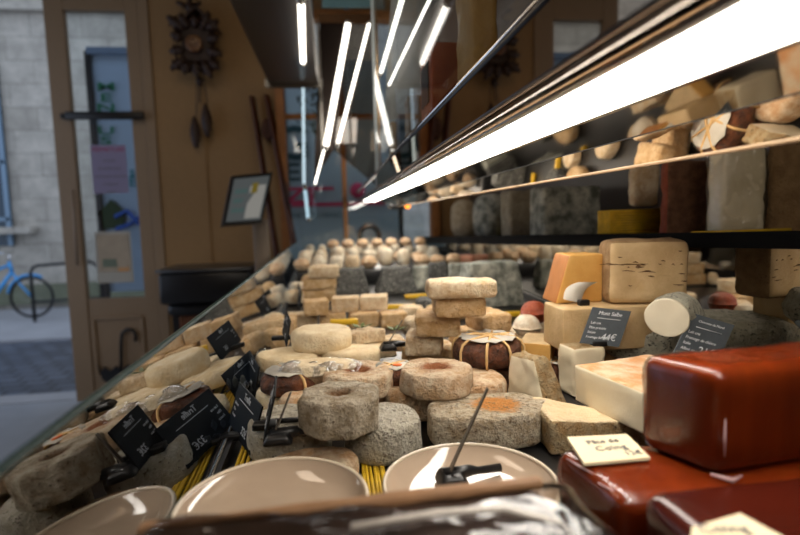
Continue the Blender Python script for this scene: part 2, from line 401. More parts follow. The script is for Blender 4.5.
# umbrella silhouette fixed to the door panel
uc = GY(122, 352, WY-.012); pxm = WY/F
def up(px, py): v = GY(px, py, WY-.012); return (v.x-uc.x, v.z-uc.z)
um = thing('iron_umbrella', 'black umbrella shape with hooked handle hanging on the door panel', 'umbrella', uc)
hook = [up(x, y) for x, y in ((135, 341), (136, 335), (133, 330), (127, 329), (122, 333), (121, 342), (121, 372))]
obj('hooked_handle', tube(bmesh.new(), [(x, 0, z) for x, z in hook], .011, 8), BLACKM, um)
cano = [up(x, y) for x, y in ((97, 364), (101, 372), (104, 367), (110, 371), (116, 366), (121, 371), (127, 365), (133, 366), (136, 360), (138, 368), (134, 379), (124, 387), (110, 386), (102, 379))]
obj('canopy', prism(bmesh.new(), cano[::-1], .012), BLACKM, um, smooth=False)
# papers taped to the door glass
def sheet(name, x0, y0, x1, y1, mat, label, cat, yy=WY+.028):
    a = GY(x0, y0, yy); c = GY(x1, y1, yy)
    o = thing(name, label, cat, ((a.x+c.x)/2, yy, (a.z+c.z)/2))
    obj('sheet', boxbm((0, 0, 0), (abs(c.x-a.x), .002, abs(a.z-c.z))), mat, o, smooth=False); return o, abs(c.x-a.x), abs(a.z-c.z)
def backlit(m_):
    t_ = m_.node_tree; p_ = t_.nodes['Principled BSDF']; tl = t_.nodes.new('ShaderNodeBsdfTranslucent'); mx_ = t_.nodes.new('ShaderNodeMixShader'); mx_.inputs[0].default_value = .45
    tl.inputs[0].default_value = p_.inputs['Base Color'].default_value
    t_.links.new(p_.outputs[0], mx_.inputs[1]); t_.links.new(tl.outputs[0], mx_.inputs[2]); t_.links.new(mx_.outputs[0], t_.nodes['Material Output'].inputs[0]); return m_
PINKP = backlit(plain('pink_notice_paper', (178, 172, 202), .8)); TEXTR = plain('rose_ink', (170, 70, 110), .8)
o, W_, H_ = sheet('notice', 90, 145, 129, 193, PINKP, 'pink printed notice sheet taped to the door glass below the black bar', 'notice')
textmesh('title_text', 'FERMETURE', .042, TEXTR, o, (0, -.002, H_*.4))
for k, s in enumerate(('du lundi', 'au mardi inclus', 'reouverture mercredi', 'a 9 heures', 'merci')): textmesh('notice_text', s, .024, INK, o, (0, -.002, H_*.18-k*.055))
MENUP = plain('beige_poster_paper', (170, 158, 140), .8, vary=.12, bscale=14)
o, W_, H_ = sheet('poster', 94, 232, 134, 282, backlit(plain('poster_paper', (210, 208, 200), .8)), 'white framed poster with beige picture at the bottom of the door glass', 'poster')
obj('picture', boxbm((0, -.003, .03), (W_*.86, .002, H_*.72)), MENUP, o, smooth=False)
obj('picture_patch', boxbm((-.03, -.005, -.04), (W_*.4, .002, H_*.16)), plain('green_grey_print', (110, 122, 108), .8), o, smooth=False)
obj('picture_patch', boxbm((.06, -.005, -.09), (W_*.3, .002, H_*.08)), plain('orange_print', (196, 150, 104), .8), o, smooth=False)

# window frame
wf = bpy.data.objects.new('window_1', None); col.objects.link(wf); struct(wf)
bm = bmesh.new()
for c, s in (((xw0+.02, WY+.0, (zw0+zw1)/2), (.06, .12, zw1-zw0)), ((xw1-.02, WY, (zw0+zw1)/2), (.06, .12, zw1-zw0)), (((xw0+xw1)/2, WY, zw0+.02), (xw1-xw0, .12, .05)), (((xw0+xw1)/2, WY, zw1-.02), (xw1-xw0, .12, .06)), (((xw0+xw1)/2, WY+.03, GY(290, 116, WY).z), (xw1-xw0, .05, .035)), ((GY(345, 200, WY).x, WY+.03, (zw0+zw1)/2), (.035, .05, zw1-zw0))):
    addbox(bm, c, s, bev=.006)
obj('window_frame', bm, FRAMEW, wf, smooth=False)
obj('glass_pane', boxbm(((xw0+xw1)/2, WY+.05, (zw0+zw1)/2), (xw1-xw0, .006, zw1-zw0)), CLEAR, wf, smooth=False)

# ------------------------------------------------------------------ street outside
COB = None
m, t, p = newmat('wet_cobbles'); COB = m; N, L = t.nodes, t.links
tc = N.new('ShaderNodeTexCoord'); br = N.new('ShaderNodeTexBrick'); br.inputs['Scale'].default_value = 1; br.inputs['Brick Width'].default_value = .2; br.inputs['Row Height'].default_value = .14
br.inputs['Mortar Size'].default_value = .014; br.inputs['Color1'].default_value = S((96, 104, 118)); br.inputs['Color2'].default_value = S((70, 76, 88)); br.inputs['Mortar'].default_value = S((44, 46, 52))
L.new(tc.outputs['Object'], br.inputs['Vector']); L.new(br.outputs['Color'], p.inputs['Base Color']); p.inputs['Roughness'].default_value = .45
b = N.new('ShaderNodeBump'); b.inputs['Strength'].default_value = .7; b.inputs['Distance'].default_value = .03; b.invert = True; L.new(br.outputs['Fac'], b.inputs['Height']); L.new(b.outputs[0], p.inputs['Normal'])
PAVE = plain('pale_pavement', (158, 160, 164), .8, vary=.08, bscale=3)
struct(obj('ground', boxbm((-1, 5.35, -.06), (16, 2.1, .1)), COB, smooth=False), 'cobbled street outside the door')
struct(obj('ground', boxbm((-1, 7.7, -.03), (16, 2.6, .1)), PAVE, smooth=False), 'pale pavement across the street')
struct(obj('trim_3', boxbm((-1, 4.23, -.045), (16, .2, .1)), PAVE, smooth=False), 'pale stone door sill')
m, t, p = newmat('ashlar_stone'); ASHLAR = m; N, L = t.nodes, t.links
tc = N.new('ShaderNodeTexCoord'); mp = N.new('ShaderNodeMapping'); mp.inputs['Rotation'].default_value = (PI/2, 0, 0); L.new(tc.outputs['Object'], mp.inputs[0])
br = N.new('ShaderNodeTexBrick'); br.inputs['Scale'].default_value = 1; br.inputs['Brick Width'].default_value = .72; br.inputs['Row Height'].default_value = .34; br.inputs['Mortar Size'].default_value = .008; br.inputs['Mortar Smooth'].default_value = .5
br.inputs['Color1'].default_value = S((196, 190, 178)); br.inputs['Color2'].default_value = S((176, 170, 158)); br.inputs['Mortar'].default_value = S((148, 142, 132)); L.new(mp.outputs[0], br.inputs['Vector'])
n = N.new('ShaderNodeTexNoise'); n.inputs['Scale'].default_value = 3.5; n.inputs['Detail'].default_value = 6; n.inputs['Roughness'].default_value = .7; L.new(tc.outputs['Object'], n.inputs['Vector'])
rr = N.new('ShaderNodeMapRange'); rr.inputs['From Min'].default_value = .35; rr.inputs['From Max'].default_value = .65; rr.inputs['To Min'].default_value = .66; rr.inputs['To Max'].default_value = 1.04; L.new(n.outputs['Fac'], rr.inputs['Value'])
vm = N.new('ShaderNodeVectorMath'); vm.operation = 'SCALE'; L.new(br.outputs['Color'], vm.inputs[0]); L.new(rr.outputs[0], vm.inputs['Scale'])
L.new(vm.outputs[0], p.inputs['Base Color']); p.inputs['Roughness'].default_value = .9
bd = thing('stone_building', 'pale stone building across the street seen through the doorway', 'building', (0, 8.8, 0))
BY = 8.8
bm = boxbm((-1, .25, 3.2), (18, .5, 6.4)); obj('stone_wall', bm, ASHLAR, bd, smooth=False)
lz = GY(100, 11, BY).z
bm = boxbm((-1, -.06, lz), (18, .14, .1), bev=.01); obj('cornice', bm, ASHLAR, bd, smooth=False)
fx = GY(6, 150, BY).x
fw = obj('window_opening', boxbm((fx-.7, -.02, 2.35), (1.4, .06, 2.7)), plain('dark_window_glass', (40, 62, 78), .1), bd, smooth=False)
bm = boxbm((fx-.6, -.12, GY(5, 232, BY).z+.02), (1.9, .22, .1), bev=.01); obj('window_sill', bm, ASHLAR, bd, smooth=False)
bm = bmesh.new()
for k in (0, 1, 2): addbox(bm, (fx-.7, -.07, 1.4+k*.85), (1.4, .03, .05))
addbox(bm, (fx-.02, -.07, 2.35), (.06, .03, 2.7)); obj('window_bars', bm, plain('pale_blue_paint', (120, 146, 168), .5), fw, smooth=False)
bm = boxbm((-1, -.05, .25), (18, .06, .3)); obj('plinth', bm, plain('mossy_stone', (112, 116, 96), .9, vary=.2, bscale=5), bd, smooth=False)
# banner outside the door
b0 = GY(91, 52, 5.1); b1 = GY(150, 290, 5.1)
bn = thing('banner', 'tall pale blue street banner with green letters behind the door glass', 'banner', ((b0.x+b1.x)/2, 5.1, 0))
BLUEB = plain('pale_blue_banner', (150, 172, 196), .7)
bw = b1.x-b0.x; obj('banner_cloth', boxbm((0, 0, (b0.z+b1.z)/2), (bw, .03, b0.z-b1.z)), BLUEB, bn, smooth=False)
obj('banner_pole', boxbm((-sw0, .0, b0.z/2), (.04, .04, b0.z)), BLACKM, bn, smooth=False) if False else None
obj('top_bar', boxbm((0, -.03, b0.z), (bw+.04, .05, .06)), plain('slate_blue_bar', (96, 116, 140), .5), bn, smooth=False)
obj('side_post', boxbm((-bw/2-.02, -.02, b0.z/2), (.05, .04, b0.z)), BLACKM, bn, smooth=False)
GREENT = plain('green_letter_paint', (24, 104, 74), .7)
for ch, py in (('M', 87), ('E', 98), ('N', 108), ('U', 131), ('S', 141)):
    v = GY(106, py, 5.06); textmesh('letter', ch, .10, GREENT, bn, (v.x-bn.location.x, -.04, v.z), sx=2.1)
v = GY(112, 215, 5.06); bm = prism(bmesh.new(), [(-.1, -.12), (.1, -.12), (.1, 0), (.14, 0), (0, .14), (-.14, 0), (-.1, 0)], .01); obj('house_emblem', bm, plain('dark_green_print', (44, 66, 44), .8), bn, smooth=False, loc=(v.x-bn.location.x, -.04, v.z))
v = GY(130, 222, 5.06); bm = tube(bmesh.new(), [(-.12, 0, .05), (-.02, 0, .1), (.06, 0, 0), (.14, 0, -.06)], .018, 6); tube(bm, [(-.12, 0, -.06), (0, 0, -.02), (.14, 0, .08)], .016, 6); obj('blue_scrawl', bm, plain('blue_print', (40, 84, 170), .8), bn, loc=(v.x-bn.location.x, -.045, v.z))
for ch, py in (('s', 172), ('E', 182)):
    v = GY(132, py, 5.06); textmesh('letter', ch, .12, plain('teal_letter_paint', (30, 110, 120), .7), bn, (v.x-bn.location.x, -.04, v.z))
# bright low storefront behind the window (banner with letters)
c0 = GY(284, 60, 5.0); c1 = GY(400, 260, 5.0)
sb = thing('shop_banner', 'large pale blue shop banner with teal letters and a rose band beyond the window', 'banner', ((c0.x+c1.x)/2, 5.0, 0))
sw = c1.x-c0.x
for sx_ in (-1, 1): obj('banner_post', boxbm((sx_*(sw/2+.02), 0, c0.z/2), (.04, .04, c0.z)), BLACKM, sb, smooth=False)
obj('banner_cloth', boxbm((0, 0, (c0.z+c1.z)/2), (sw, .03, c0.z-c1.z)), plain('washed_blue_banner', (168, 194, 210), .7), sb, smooth=False)
TEAL = plain('dark_teal_letters', (30, 74, 84), .7); ROSE = plain('rose_letters', (196, 62, 104), .7)
v = GY(292, 145, 4.97); textmesh('letter', 'G', .42, TEAL, sb, (v.x-sb.location.x, -.03, v.z))
v = GY(292, 173, 4.97); textmesh('letter', 'E', .22, TEAL, sb, (v.x-sb.location.x, -.03, v.z), sx=1.4)
v = GY(300, 196, 4.97); textmesh('letter', 'ZI', .2, ROSE, sb, (v.x-sb.location.x, -.03, v.z), sx=1.6)
v = GY(340, 204, 4.97); obj('rose_band', boxbm((0, 0, 0), (sw*.98, .006, .035)), ROSE, sb, smooth=False, loc=(0, -.03, v.z))
obj('rose_band', boxbm((0, 0, 0), (sw*.4, .006, .03)), ROSE, sb, smooth=False, loc=(-sw*.3, -.03, GY(300, 189, 4.97).z))
v = GY(300, 216, 4.97); textmesh('small_text', 'OUVERT DU MARDI', .07, TEAL, sb, (v.x-sb.location.x+.1, -.03, v.z))
v = GY(358, 190, 4.9); bm = bmesh.new(); lathe(bm, [(.001, -.02), (.07, -.02), (.07, 0), (.001, 0)], 24); o = obj('red_dot', bm, ROSE, sb, loc=(v.x-sb.location.x, -.04, v.z-.0), rot=(PI/2, 0, 0))
# potted plant in the window
pv = GY(309, 108, 3.75)
pt = thing('hanging_plant', 'small dark green trailing plant hanging in front of the shop window', 'plant', pv)
bm = bmesh.new(); random.seed(4)
for k in range(70):
    a = random.random()*2*PI; rr_ = .02+random.random()*.07; z = random.uniform(-.16, .14)
    s = random.uniform(.02, .04); R_ = Rz(a) @ Rx(random.uniform(-.9, .9)); c = Vector((rr_*math.cos(a), rr_*math.sin(a), z))
    vs4 = [bm.verts.new(c+R_ @ Vector(q)) for q in ((-s*.4, 0, 0), (0, -s, .004), (s*.4, 0, 0), (0, s, -.004))]; bm.faces.new(vs4)
obj('foliage', bm, plain('dark_leaf', (34, 52, 36), .6), pt, smooth=False)
obj('hanging_cord', tube(bmesh.new(), [(0, 0, .1), (0, 0, ZC-pv.z)], .004, 6), BLACKM, pt)

# bicycle (rear of frame runs out of the picture on the left) and rack
BKY = GZ(32, 318.5, .02).y
def bk(px, py): v = GY(px, py, BKY); return Vector((v.x, 0, v.z))
wc = bk(32, 297); wrad = wc.z-.03
bi = thing('bicycle', 'light blue city bicycle parked by the black rack across the street', 'bicycle', (0, BKY, .02))
def off(v, y=0): return Vector((v.x, y, v.z-.02))
rear = wc+Vector((-1.02, 0, 0))
BLUE = plain('light_blue_bike_paint', (70, 160, 226), .35)
for nm, cc in (('front_wheel', wc), ('rear_wheel', rear)):
    bm = bmesh.new(); c_ = off(cc)
    tube(bm, [c_+Vector((math.cos(a)*(wrad-.02), 0, math.sin(a)*(wrad-.02))) for a in [k*2*PI/36 for k in range(36)]], .02, 8, True)
    wo = obj(nm, bm, BLACK, bi)
    bm = bmesh.new()
    for k in range(18):
        a = k*2*PI/18; tube(bm, [c_, c_+Vector((math.cos(a)*(wrad-.03), 0, math.sin(a)*(wrad-.03)))], .0015, 4)
    obj('spokes', bm, STEEL, wo)
head = bk(9, 262); headlow = bk(12, 272); seat = head+Vector((-.62, 0, .0)); bb = Vector(((wc.x+rear.x)/2-.02, 0, .28)); 
bm = bmesh.new()
tube(bm, [off(head), off(headlow)], .024); tube(bm, [off(headlow), off(bb)], .026); tube(bm, [off(head)+Vector((0, 0, -.04)), off(seat)+Vector((.08, 0, -.25))], .02)
tube(bm, [off(bb), off(seat)], .018); tube(bm, [off(bb), off(rear)], .014); tube(bm, [off(seat)+Vector((.03, 0, -.1)), off(rear)], .012)
obj('frame', bm, BLUE, bi)
bm = bmesh.new(); tube(bm, [off(headlow), (off(headlow)+off(wc))/2+Vector((-.02, 0, 0)), off(wc)], .016); obj('fork', bm, BLUE, bi)
bm = bmesh.new(); c_ = off(wc); tube(bm, [c_+Vector((math.cos(a)*(wrad+.02), 0, math.sin(a)*(wrad+.02))) for a in [math.radians(60+k*12) for k in range(10)]], .018, 6); obj('mudguard', bm, BLUE, bi)
bm = bmesh.new(); hb = off(head)+Vector((.02, 0, .1)); tube(bm, [off(head), hb], .014); tube(bm, [hb+Vector((-.12, -.25, .02)), hb+Vector((0, -.08, .03)), hb+Vector((0, .08, .03)), hb+Vector((-.12, .25, .02))], .013); obj('handlebar', bm, CHROME, bi)
bm = bmesh.new(); addbox(bm, off(seat)+Vector((0, 0, .05)), (.26, .14, .05), bev=.02); obj('saddle', bm, BLACK, bi)
bm = bmesh.new()
RKY = BKY-.3; r1 = GY(35, 321, RKY)
pts = [(-0.0, 0, 0), (0, 0, .66), (.03, 0, .72), (.09, 0, .75), (.75, 0, .78), (.83, 0, .72), (.86, 0, .64), (.86, 0, 0)]
rk = tag(obj('bicycle_rack', tube(bm, pts, .022, 8), BLACKM, loc=(r1.x, RKY, .02)), 'black tubular bicycle rack standing on the pavement in front of the wheel', 'bicycle rack')
obj('lower_rail', tube(bmesh.new(), [(0, 0, .27), (.86, 0, .29)], .018, 8), BLACKM, rk)

# ------------------------------------------------------------------ things on the street wall
# cuckoo clock
CKY = WY-.01
ck0 = GY(200, 50, CKY); WD = plain('carved_dark_wood', (44, 25, 16), .5, vary=.3, bscale=50, bump=.4)
ck = thing('cuckoo_clock', 'carved dark wooden cuckoo clock with two pine cone weights on the ochre wall', 'clock', ck0)
u = WY/F
def cz(px, py): v = GY(px, py, CKY); return (v.x-ck0.x, v.z-ck0.z)
bm = bmesh.new(); a = cz(184, 28); b_ = cz(216, 66); addbox(bm, ((a[0]+b_[0])/2, -.06, (a[1]+b_[1])/2), (b_[0]-a[0], .1, a[1]-b_[1]), bev=.01)
ra, rb, rc = cz(178, 34), cz(200, 12), cz(222, 34)
quad(bm, (ra[0], -.14, ra[1]), (ra[0], 0, ra[1]), (rb[0], 0, rb[1]), (rb[0], -.14, rb[1]), .015)
quad(bm, (rb[0], -.14, rb[1]), (rb[0], 0, rb[1]), (rc[0], 0, rc[1]), (rc[0], -.14, rc[1]), .015)
obj('clock_case', bm, WD, ck, smooth=False)
bm = bmesh.new(); random.seed(11)
for k in range(14):           # carved leaves round the case
    a = k*2*PI/14+.2; cx_ = max(-.11, min(.11, math.cos(a)*.15)); cz_ = max(-.15, min(.14, math.sin(a)*.2))
    L_ = .05+.016*(k % 3); d = Vector((math.cos(a), 0, math.sin(a))); s_ = Vector((-d.z, 0, d.x))
    pts = []
    for j in range(12):
        f = j/11; wd_ = .038*math.sin(f*PI)**.7*(1+.35*math.sin(f*22)); pts.append((f, wd_))
    ctr = Vector((cx_, -.13, cz_)); 
    A = [bm.verts.new(ctr+d*(L_*(f-.4)*1.6)+s_*wv) for f, wv in pts]; B = [bm.verts.new(ctr+d*(L_*(f-.4)*1.6)-s_*wv) for f, wv in pts]; Cc = [bm.verts.new(ctr+d*(L_*(f-.4)*1.6)+Vector((0, -.02, 0))) for f, wv in pts]
    Dd = [bm.verts.new(ctr+d*(L_*(f-.4)*1.6)+Vector((0, .05, 0))) for f, wv in pts]
    for i in range(11):
        bm.faces.new((A[i], A[i+1], Cc[i+1], Cc[i])); bm.faces.new((Cc[i], Cc[i+1], B[i+1], B[i])); bm.faces.new((A[i+1], A[i], Dd[i], Dd[i+1])); bm.faces.new((B[i], B[i+1], Dd[i+1], Dd[i]))
obj('carved_leaves', bm, WD, ck)
bm = bmesh.new(); tz = cz(193, 10)  # bird on top
lathe(bm, [(.001, 0), (.022, .015), (.03, .05), (.02, .08), (.014, .09), (.02, .1), (.017, .118), (.001, .125)], 14, (tz[0], -.08, tz[1]-.06))
quad(bm, (tz[0]-.01, -.08, tz[1]-.03), (tz[0]-.09, -.1, tz[1]+.01), (tz[0]-.08, -.08, tz[1]+.035), (tz[0]-.0, -.07, tz[1]+.01), .01)
quad(bm, (tz[0]+.01, -.08, tz[1]-.03), (tz[0]+.08, -.1, tz[1]-.0), (tz[0]+.075, -.08, tz[1]+.03), (tz[0]+.0, -.07, tz[1]+.01), .01)
obj('carved_bird', bm, WD, ck)
dc = cz(199, 50); bm = bmesh.new(); lathe(bm, [(.001, 0), (.055, 0), (.055, .012), (.042, .016), (.001, .012)], 28)
dl = obj('dial', bm, plain('dial_wood', (92, 58, 34), .4), ck, loc=(dc[0], -.135, dc[1]), rot=(PI/2, 0, 0))
bm = bmesh.new()
for k in range(12): a = k*PI/6; addbox(bm, (math.cos(a)*.044, math.sin(a)*.044, .018), (.012, .004, .003), Rz(a))
obj('numerals', bm, plain('old_brass', (170, 126, 70), .35, metal=.6), dl, smooth=False)
bm = bmesh.new(); addbox(bm, (.012, .012, .021), (.04, .004, .002), Rz(.7)); addbox(bm, (-.012, .004, .021), (.03, .004, .002), Rz(-.3)); obj('clock_hands', bm, plain('bone_white', (190, 160, 120), .5), dl, smooth=False)
bm = bmesh.new(); pa = cz(200, 66); pb = cz(201, 104); tube(bm, [(pa[0], -.04, pa[1]), (pb[0], -.04, pb[1])], .005, 6); lathe(bm, [(.001, -.035), (.02, -.01), (.026, .01), (.016, .035), (.001, .045)], 12, (cz(201, 84)[0], -.04, cz(201, 84)[1])); obj('pendulum', bm, WD, ck)
for (px, py0, py1) in ((198, 118, 149), (209, 105, 138)):
    a = cz(px, py0); b_ = cz(px, py1); h_ = a[1]-b_[1]; bm = bmesh.new()
    prof = [(.001, 0)]+[(.034*math.sin(PI*(.12+.8*k/12))*(1+.12*(k % 2)), h_*k/12) for k in range(13)]+[(.001, h_)]
    lathe(bm, prof, 14, (b_[0], -.05, b_[1])); wo = obj('weight', bm, WD, ck)
    obj('chain', tube(bmesh.new(), [(a[0], -.05, a[1]), (a[0]*.4, -.05, cz(200, 66)[1])], .003, 5), BLACKM, wo)
# leaning dark wooden poles in the corner
POLE = plain('dark_red_wood', (70, 34, 20), .4, vary=.2)
def board(name, p0, p1, wd_, th, lab, mat=POLE):
    p0, p1 = Vector(p0), Vector(p1); d = (p1-p0); q = d.to_track_quat('Z', 'Y')
    bm = boxbm((0, 0, d.length/2), (wd_, th, d.length), bev=.006)
    o = obj(name, bm, mat); o.location = p0; o.rotation_mode = 'QUATERNION'; o.rotation_quaternion = q; return tag(o, lab, 'ski')
board('wooden_ski', GY(299, 396, 3.86), GY(252, 96, 3.95), .06, .02, 'dark wooden ski leaning on the wall behind the screen')
board('wooden_ski', GY(322, 396, 3.84), GY(267, 95, 3.94), .07, .02, 'dark red wooden ski leaning beside the window frame')
for (px, py) in ((267, 130),):
    v = GY(px, py, 3.97); o = obj('wooden_ladle', wheel_bm(.04, .03, 3, seg=24, sy=2.0, rnd=.45), POLE, loc=v, rot=(PI/2, 0, .2)); tag(o, 'dark oval wooden spoon head hanging between the ski and window frame', 'wooden spoon')
# touch screen on a stand
SY = 3.1
sc0 = GY(222, 226, SY); sc1 = GY(262, 223, SY+.12); sc2 = GY(273, 172, SY+.22); sc3 = GY(232, 176, SY+.1)
cen = (sc0+sc1+sc2+sc3)/4
ts = thing('touch_screen', 'black framed tilted touch screen glowing pale on a grey stand', 'screen', (cen.x+.05, cen.y+.1, 0))
def rel(v): return Vector(v)-ts.location
q0, q1, q2, q3 = map(rel, (sc0, sc1, sc2, sc3))
obj('screen_housing', quad(bmesh.new(), q0, q1, q2, q3, -.03), BLACK, ts, smooth=False)
nn = (q1-q0).cross(q3-q0).normalized()*.002; cq = (q0+q1+q2+q3)/4
ins = [cq+(q-cq)*.86+nn for q in (q0, q1, q2, q3)]
SCR = emis('screen_glow', (.42, .46, .46), .16)
dp = obj('display', quad(bmesh.new(), *ins, .001), SCR, ts, smooth=False)
def on(uu, vv): return ins[0]*(1-uu)*(1-vv)+ins[1]*uu*(1-vv)+ins[2]*uu*vv+ins[3]*(1-uu)*vv+nn
obj('display_panel', quad(bmesh.new(), on(.5, .05), on(.95, .05), on(.95, .8), on(.5, .8), .0008), emis('screen_white', (.7, .68, .62), .3), dp, smooth=False)
obj('display_icon', quad(bmesh.new(), on(.55, .62), on(.72, .62), on(.72, .86), on(.55, .86), .0016), emis('screen_yellow', (.6, .45, .08), .2), dp, smooth=False)
for k in range(3): obj('display_line', quad(bmesh.new(), on(.08, .2+.22*k), on(.44, .2+.22*k), on(.44, .3+.22*k), on(.08, .3+.22*k), .0008), emis('screen_grey', (.25, .4, .38), .2), dp, smooth=False)
obj('stand', boxbm((0, .02, .66), (.09, .05, 1.28), bev=.01), plain('grey_stand', (120, 104, 86), .5), ts)
obj('stand_foot', boxbm((0, .0, .02), (.26, .2, .04), bev=.01), BLACK, ts)
# black till cabinet
KY = 3.66
k0 = GY(160, 300, KY-.2); k1 = GY(250, 262, KY-.2)
kc = thing('till_cabinet', 'black boxy till cabinet with a steel top against the wall', 'cabinet', ((k0.x+k1.x)/2, KY, 0))
kw = k1.x-k0.x; kx = 0
zt = GY(200, 272, KY-.2).z; zb = GY(200, 303, KY-.2).z
obj('cabinet_body', boxbm((kx, .0, (zt+zb)/2), (kw, .44, zt-zb), bev=.02), BLACK, kc)
obj('steel_top', boxbm((kx, .0, zt+.012), (kw+.02, .46, .018), bev=.004), plain('dull_steel_top', (110, 112, 114), .35, metal=1), kc)
obj('rounded_base', boxbm((kx, .02, zb-.045), (kw*.92, .38, .09), bev=.035), BLACK, kc)
bm = bmesh.new()
for k in range(14): addbox(bm, (kx-kw/2+.1+k*(kw-.2)/13, -.12, (zb-.09)/2), (.022, .03, zb-.09), bev=.004)
obj('wooden_slats', bm, plain('slat_wood', (112, 68, 40), .5, vary=.1), kc, smooth=False)
obj('plinth', boxbm((kx, .04, (zb-.09)/2), (kw*.86, .3, zb-.09)), BLACKM, kc, smooth=False)
# small rear lamp pin in the pane reflection: candle-like wall lamp
# ------------------------------------------------------------------ counter
YN, YF = .12, 3.72
XM = .65
# base cabinet under the deck
ct = thing('display_counter', 'long refrigerated cheese display counter with black deck', 'counter', (0, 0, 0))
BX0 = -.20
bm = bmesh.new()
GB0 = Vector((-.135, YN, DECK)); GB1 = Vector((-.215, YF, DECK))   # foot line of the front glass
v = [(GB0.x-.02, YN), (XM+.35, YN), (XM+.35, YF), (GB1.x-.02, YF)]
lo = [bm.verts.new((x, y, DECK-.09)) for x, y in v]; hi = [bm.verts.new((x, y, DECK)) for x, y in v]
bm.faces.new(lo[::-1]); bm.faces.new(hi)
for i in range(4): bm.faces.new((lo[i], lo[(i+1) % 4], hi[(i+1) % 4], hi[i]))
obj('deck', bm, plain('black_deck', (20, 19, 20), .35), ct, smooth=False)
obj('cabinet_base', boxbm((.4, (YN+YF)/2+.0, (DECK-.09)/2), (.95, YF-YN-.1, DECK-.09)), plain('grey_counter_front', (62, 66, 72), .5), ct, smooth=False)
# front glass (leans out towards the customer)
th_ = math.radians(9); GH = .152
up_ = Vector((-math.sin(th_), 0, math.cos(th_)))
_n = (GB1-GB0).cross(up_).normalized()
def onpane(px, py): d_ = ray(px, py); return CAM+d_*((GB0-CAM).dot(_n)/d_.dot(_n))
_a, _b = onpane(10, 462.5), onpane(268, 264)
def tope(y): return _a.lerp(_b, (y-_a.y)/(_b.y-_a.y))
GT0, GT1 = tope(YN), tope(YF)
fg = quad(bmesh.new(), GB0+Vector((-.004, 0, .0145)), GB1+Vector((-.004, 0, .0145)), GT1, GT0, .006)
fgo = tag(obj('front_glass', fg, FRONTGLASS, smooth=False), 'low sloping glass pane mirroring the cheeses along the left of the counter', 'glass pane')
ed = tube(bmesh.new(), [GT0, GT1], .003, 8)
obj('glass_edge', ed, plain('green_glass_edge', (40, 62, 60), .25), fgo)
d = (GB1-GB0)
bm = quad(bmesh.new(), GB0+Vector((-.012, 0, .0005)), GB0+Vector((.009, 0, .0005)), GB1+Vector((.03, 0, .0005)), GB1+Vector((-.012, 0, .0005)), .012)
cr = tag(obj('glass_rail', bm, BLACKM, smooth=False), 'black clamp rail running along the foot of the front glass', 'rail')
bm = bmesh.new(); q0 = GB0+Vector((.004, 0, .013)); q1 = GB1+Vector((.004, 0, .013)); tube(bm, [q0, q1], .0022, 6); obj('bright_bead', bm, STEEL, cr)
for k in range(9):
    f = .28+.06*k; q = GB0.lerp(GB1, f); obj('rail_screw', lathe(bmesh.new(), [(.004, 0), (.004, .003), (.001, .004)], 10, (q.x+.012, q.y, q.z+.012)), CHROME, cr)
# far end glass of counter
eg = tag(obj('end_glass', quad(bmesh.new(), (-.2, YF-.03, DECK+.001), (XM-.01, YF-.03, DECK+.001), (XM-.01, YF-.03, DECK+.3), (-.24, YF-.03, DECK+.3), .006), CLEAR, smooth=False), 'clear end glass closing the far end of the counter', 'glass pane')
# rear mirror below the rail
def rz(px, py, x): return GX(px, py, x)
ra0 = GX(800, 239.5, XM); ra1 = GX(430, 239, XM)
def railz(y): return ra0.z+(ra1.z-ra0.z)*(y-ra0.y)/(ra1.y-ra0.y)
rm = tag(obj('rear_mirror', quad(bmesh.new(), (XM, YN, DECK), (XM, YF, DECK), (XM, YF, railz(YF)-.006), (XM, YN, railz(YN)-.006), -.006), MIRROR, smooth=False), 'dark mirrored panel behind the cheeses below the black rail', 'mirror')
obj('bottom_seal', quad(bmesh.new(), (XM-.012, YN, DECK), (XM-.012, YF, DECK), (XM-.012, YF, DECK+.022), (XM-.012, YN, DECK+.022), -.008), BLACK, rm, smooth=False)
bm = bmesh.new(); hgt = .0115
quad(bm, (XM-.006, YN, railz(YN)-hgt*.75), (XM-.006, YF, railz(YF)-hgt*2.6), (XM-.006, YF, railz(YF)+hgt*1.5), (XM-.006, YN, railz(YN)+hgt), -.03)
tag(obj('shelf_rail', bm, plain('matt_black_rail', (12, 12, 13), .8, spec=.1), smooth=False), 'thick black front rail of the shelf at eye level on the right', 'rail')
# second tier shelf
SH = ra0.z-.0+.001
def shz(y): return railz(y)-.004
bm = quad(bmesh.new(), (XM+.03, YN, shz(YN)-.012), (XM+.312, YN, shz(YN)-.012), (XM+.312, YF, shz(YF)-.012), (XM+.03, YF, shz(YF)-.012), .012)
tag(obj('rear_shelf', bm, BLACKM, smooth=False), 'black rear shelf carrying the second row of cheeses', 'shelf')
bm = quad(bmesh.new(), (XM+.34, YN, shz(YN)-.05), (XM+.34, YF, shz(YF)-.05), (XM+.34, YF, 1.75), (XM+.34, YN, 1.75), -.02)
tag(obj('back_panel', bm, plain('dark_back_panel', (58, 46, 36), .35), smooth=False), 'dark brown panel closing the back of the rear shelf', 'panel')

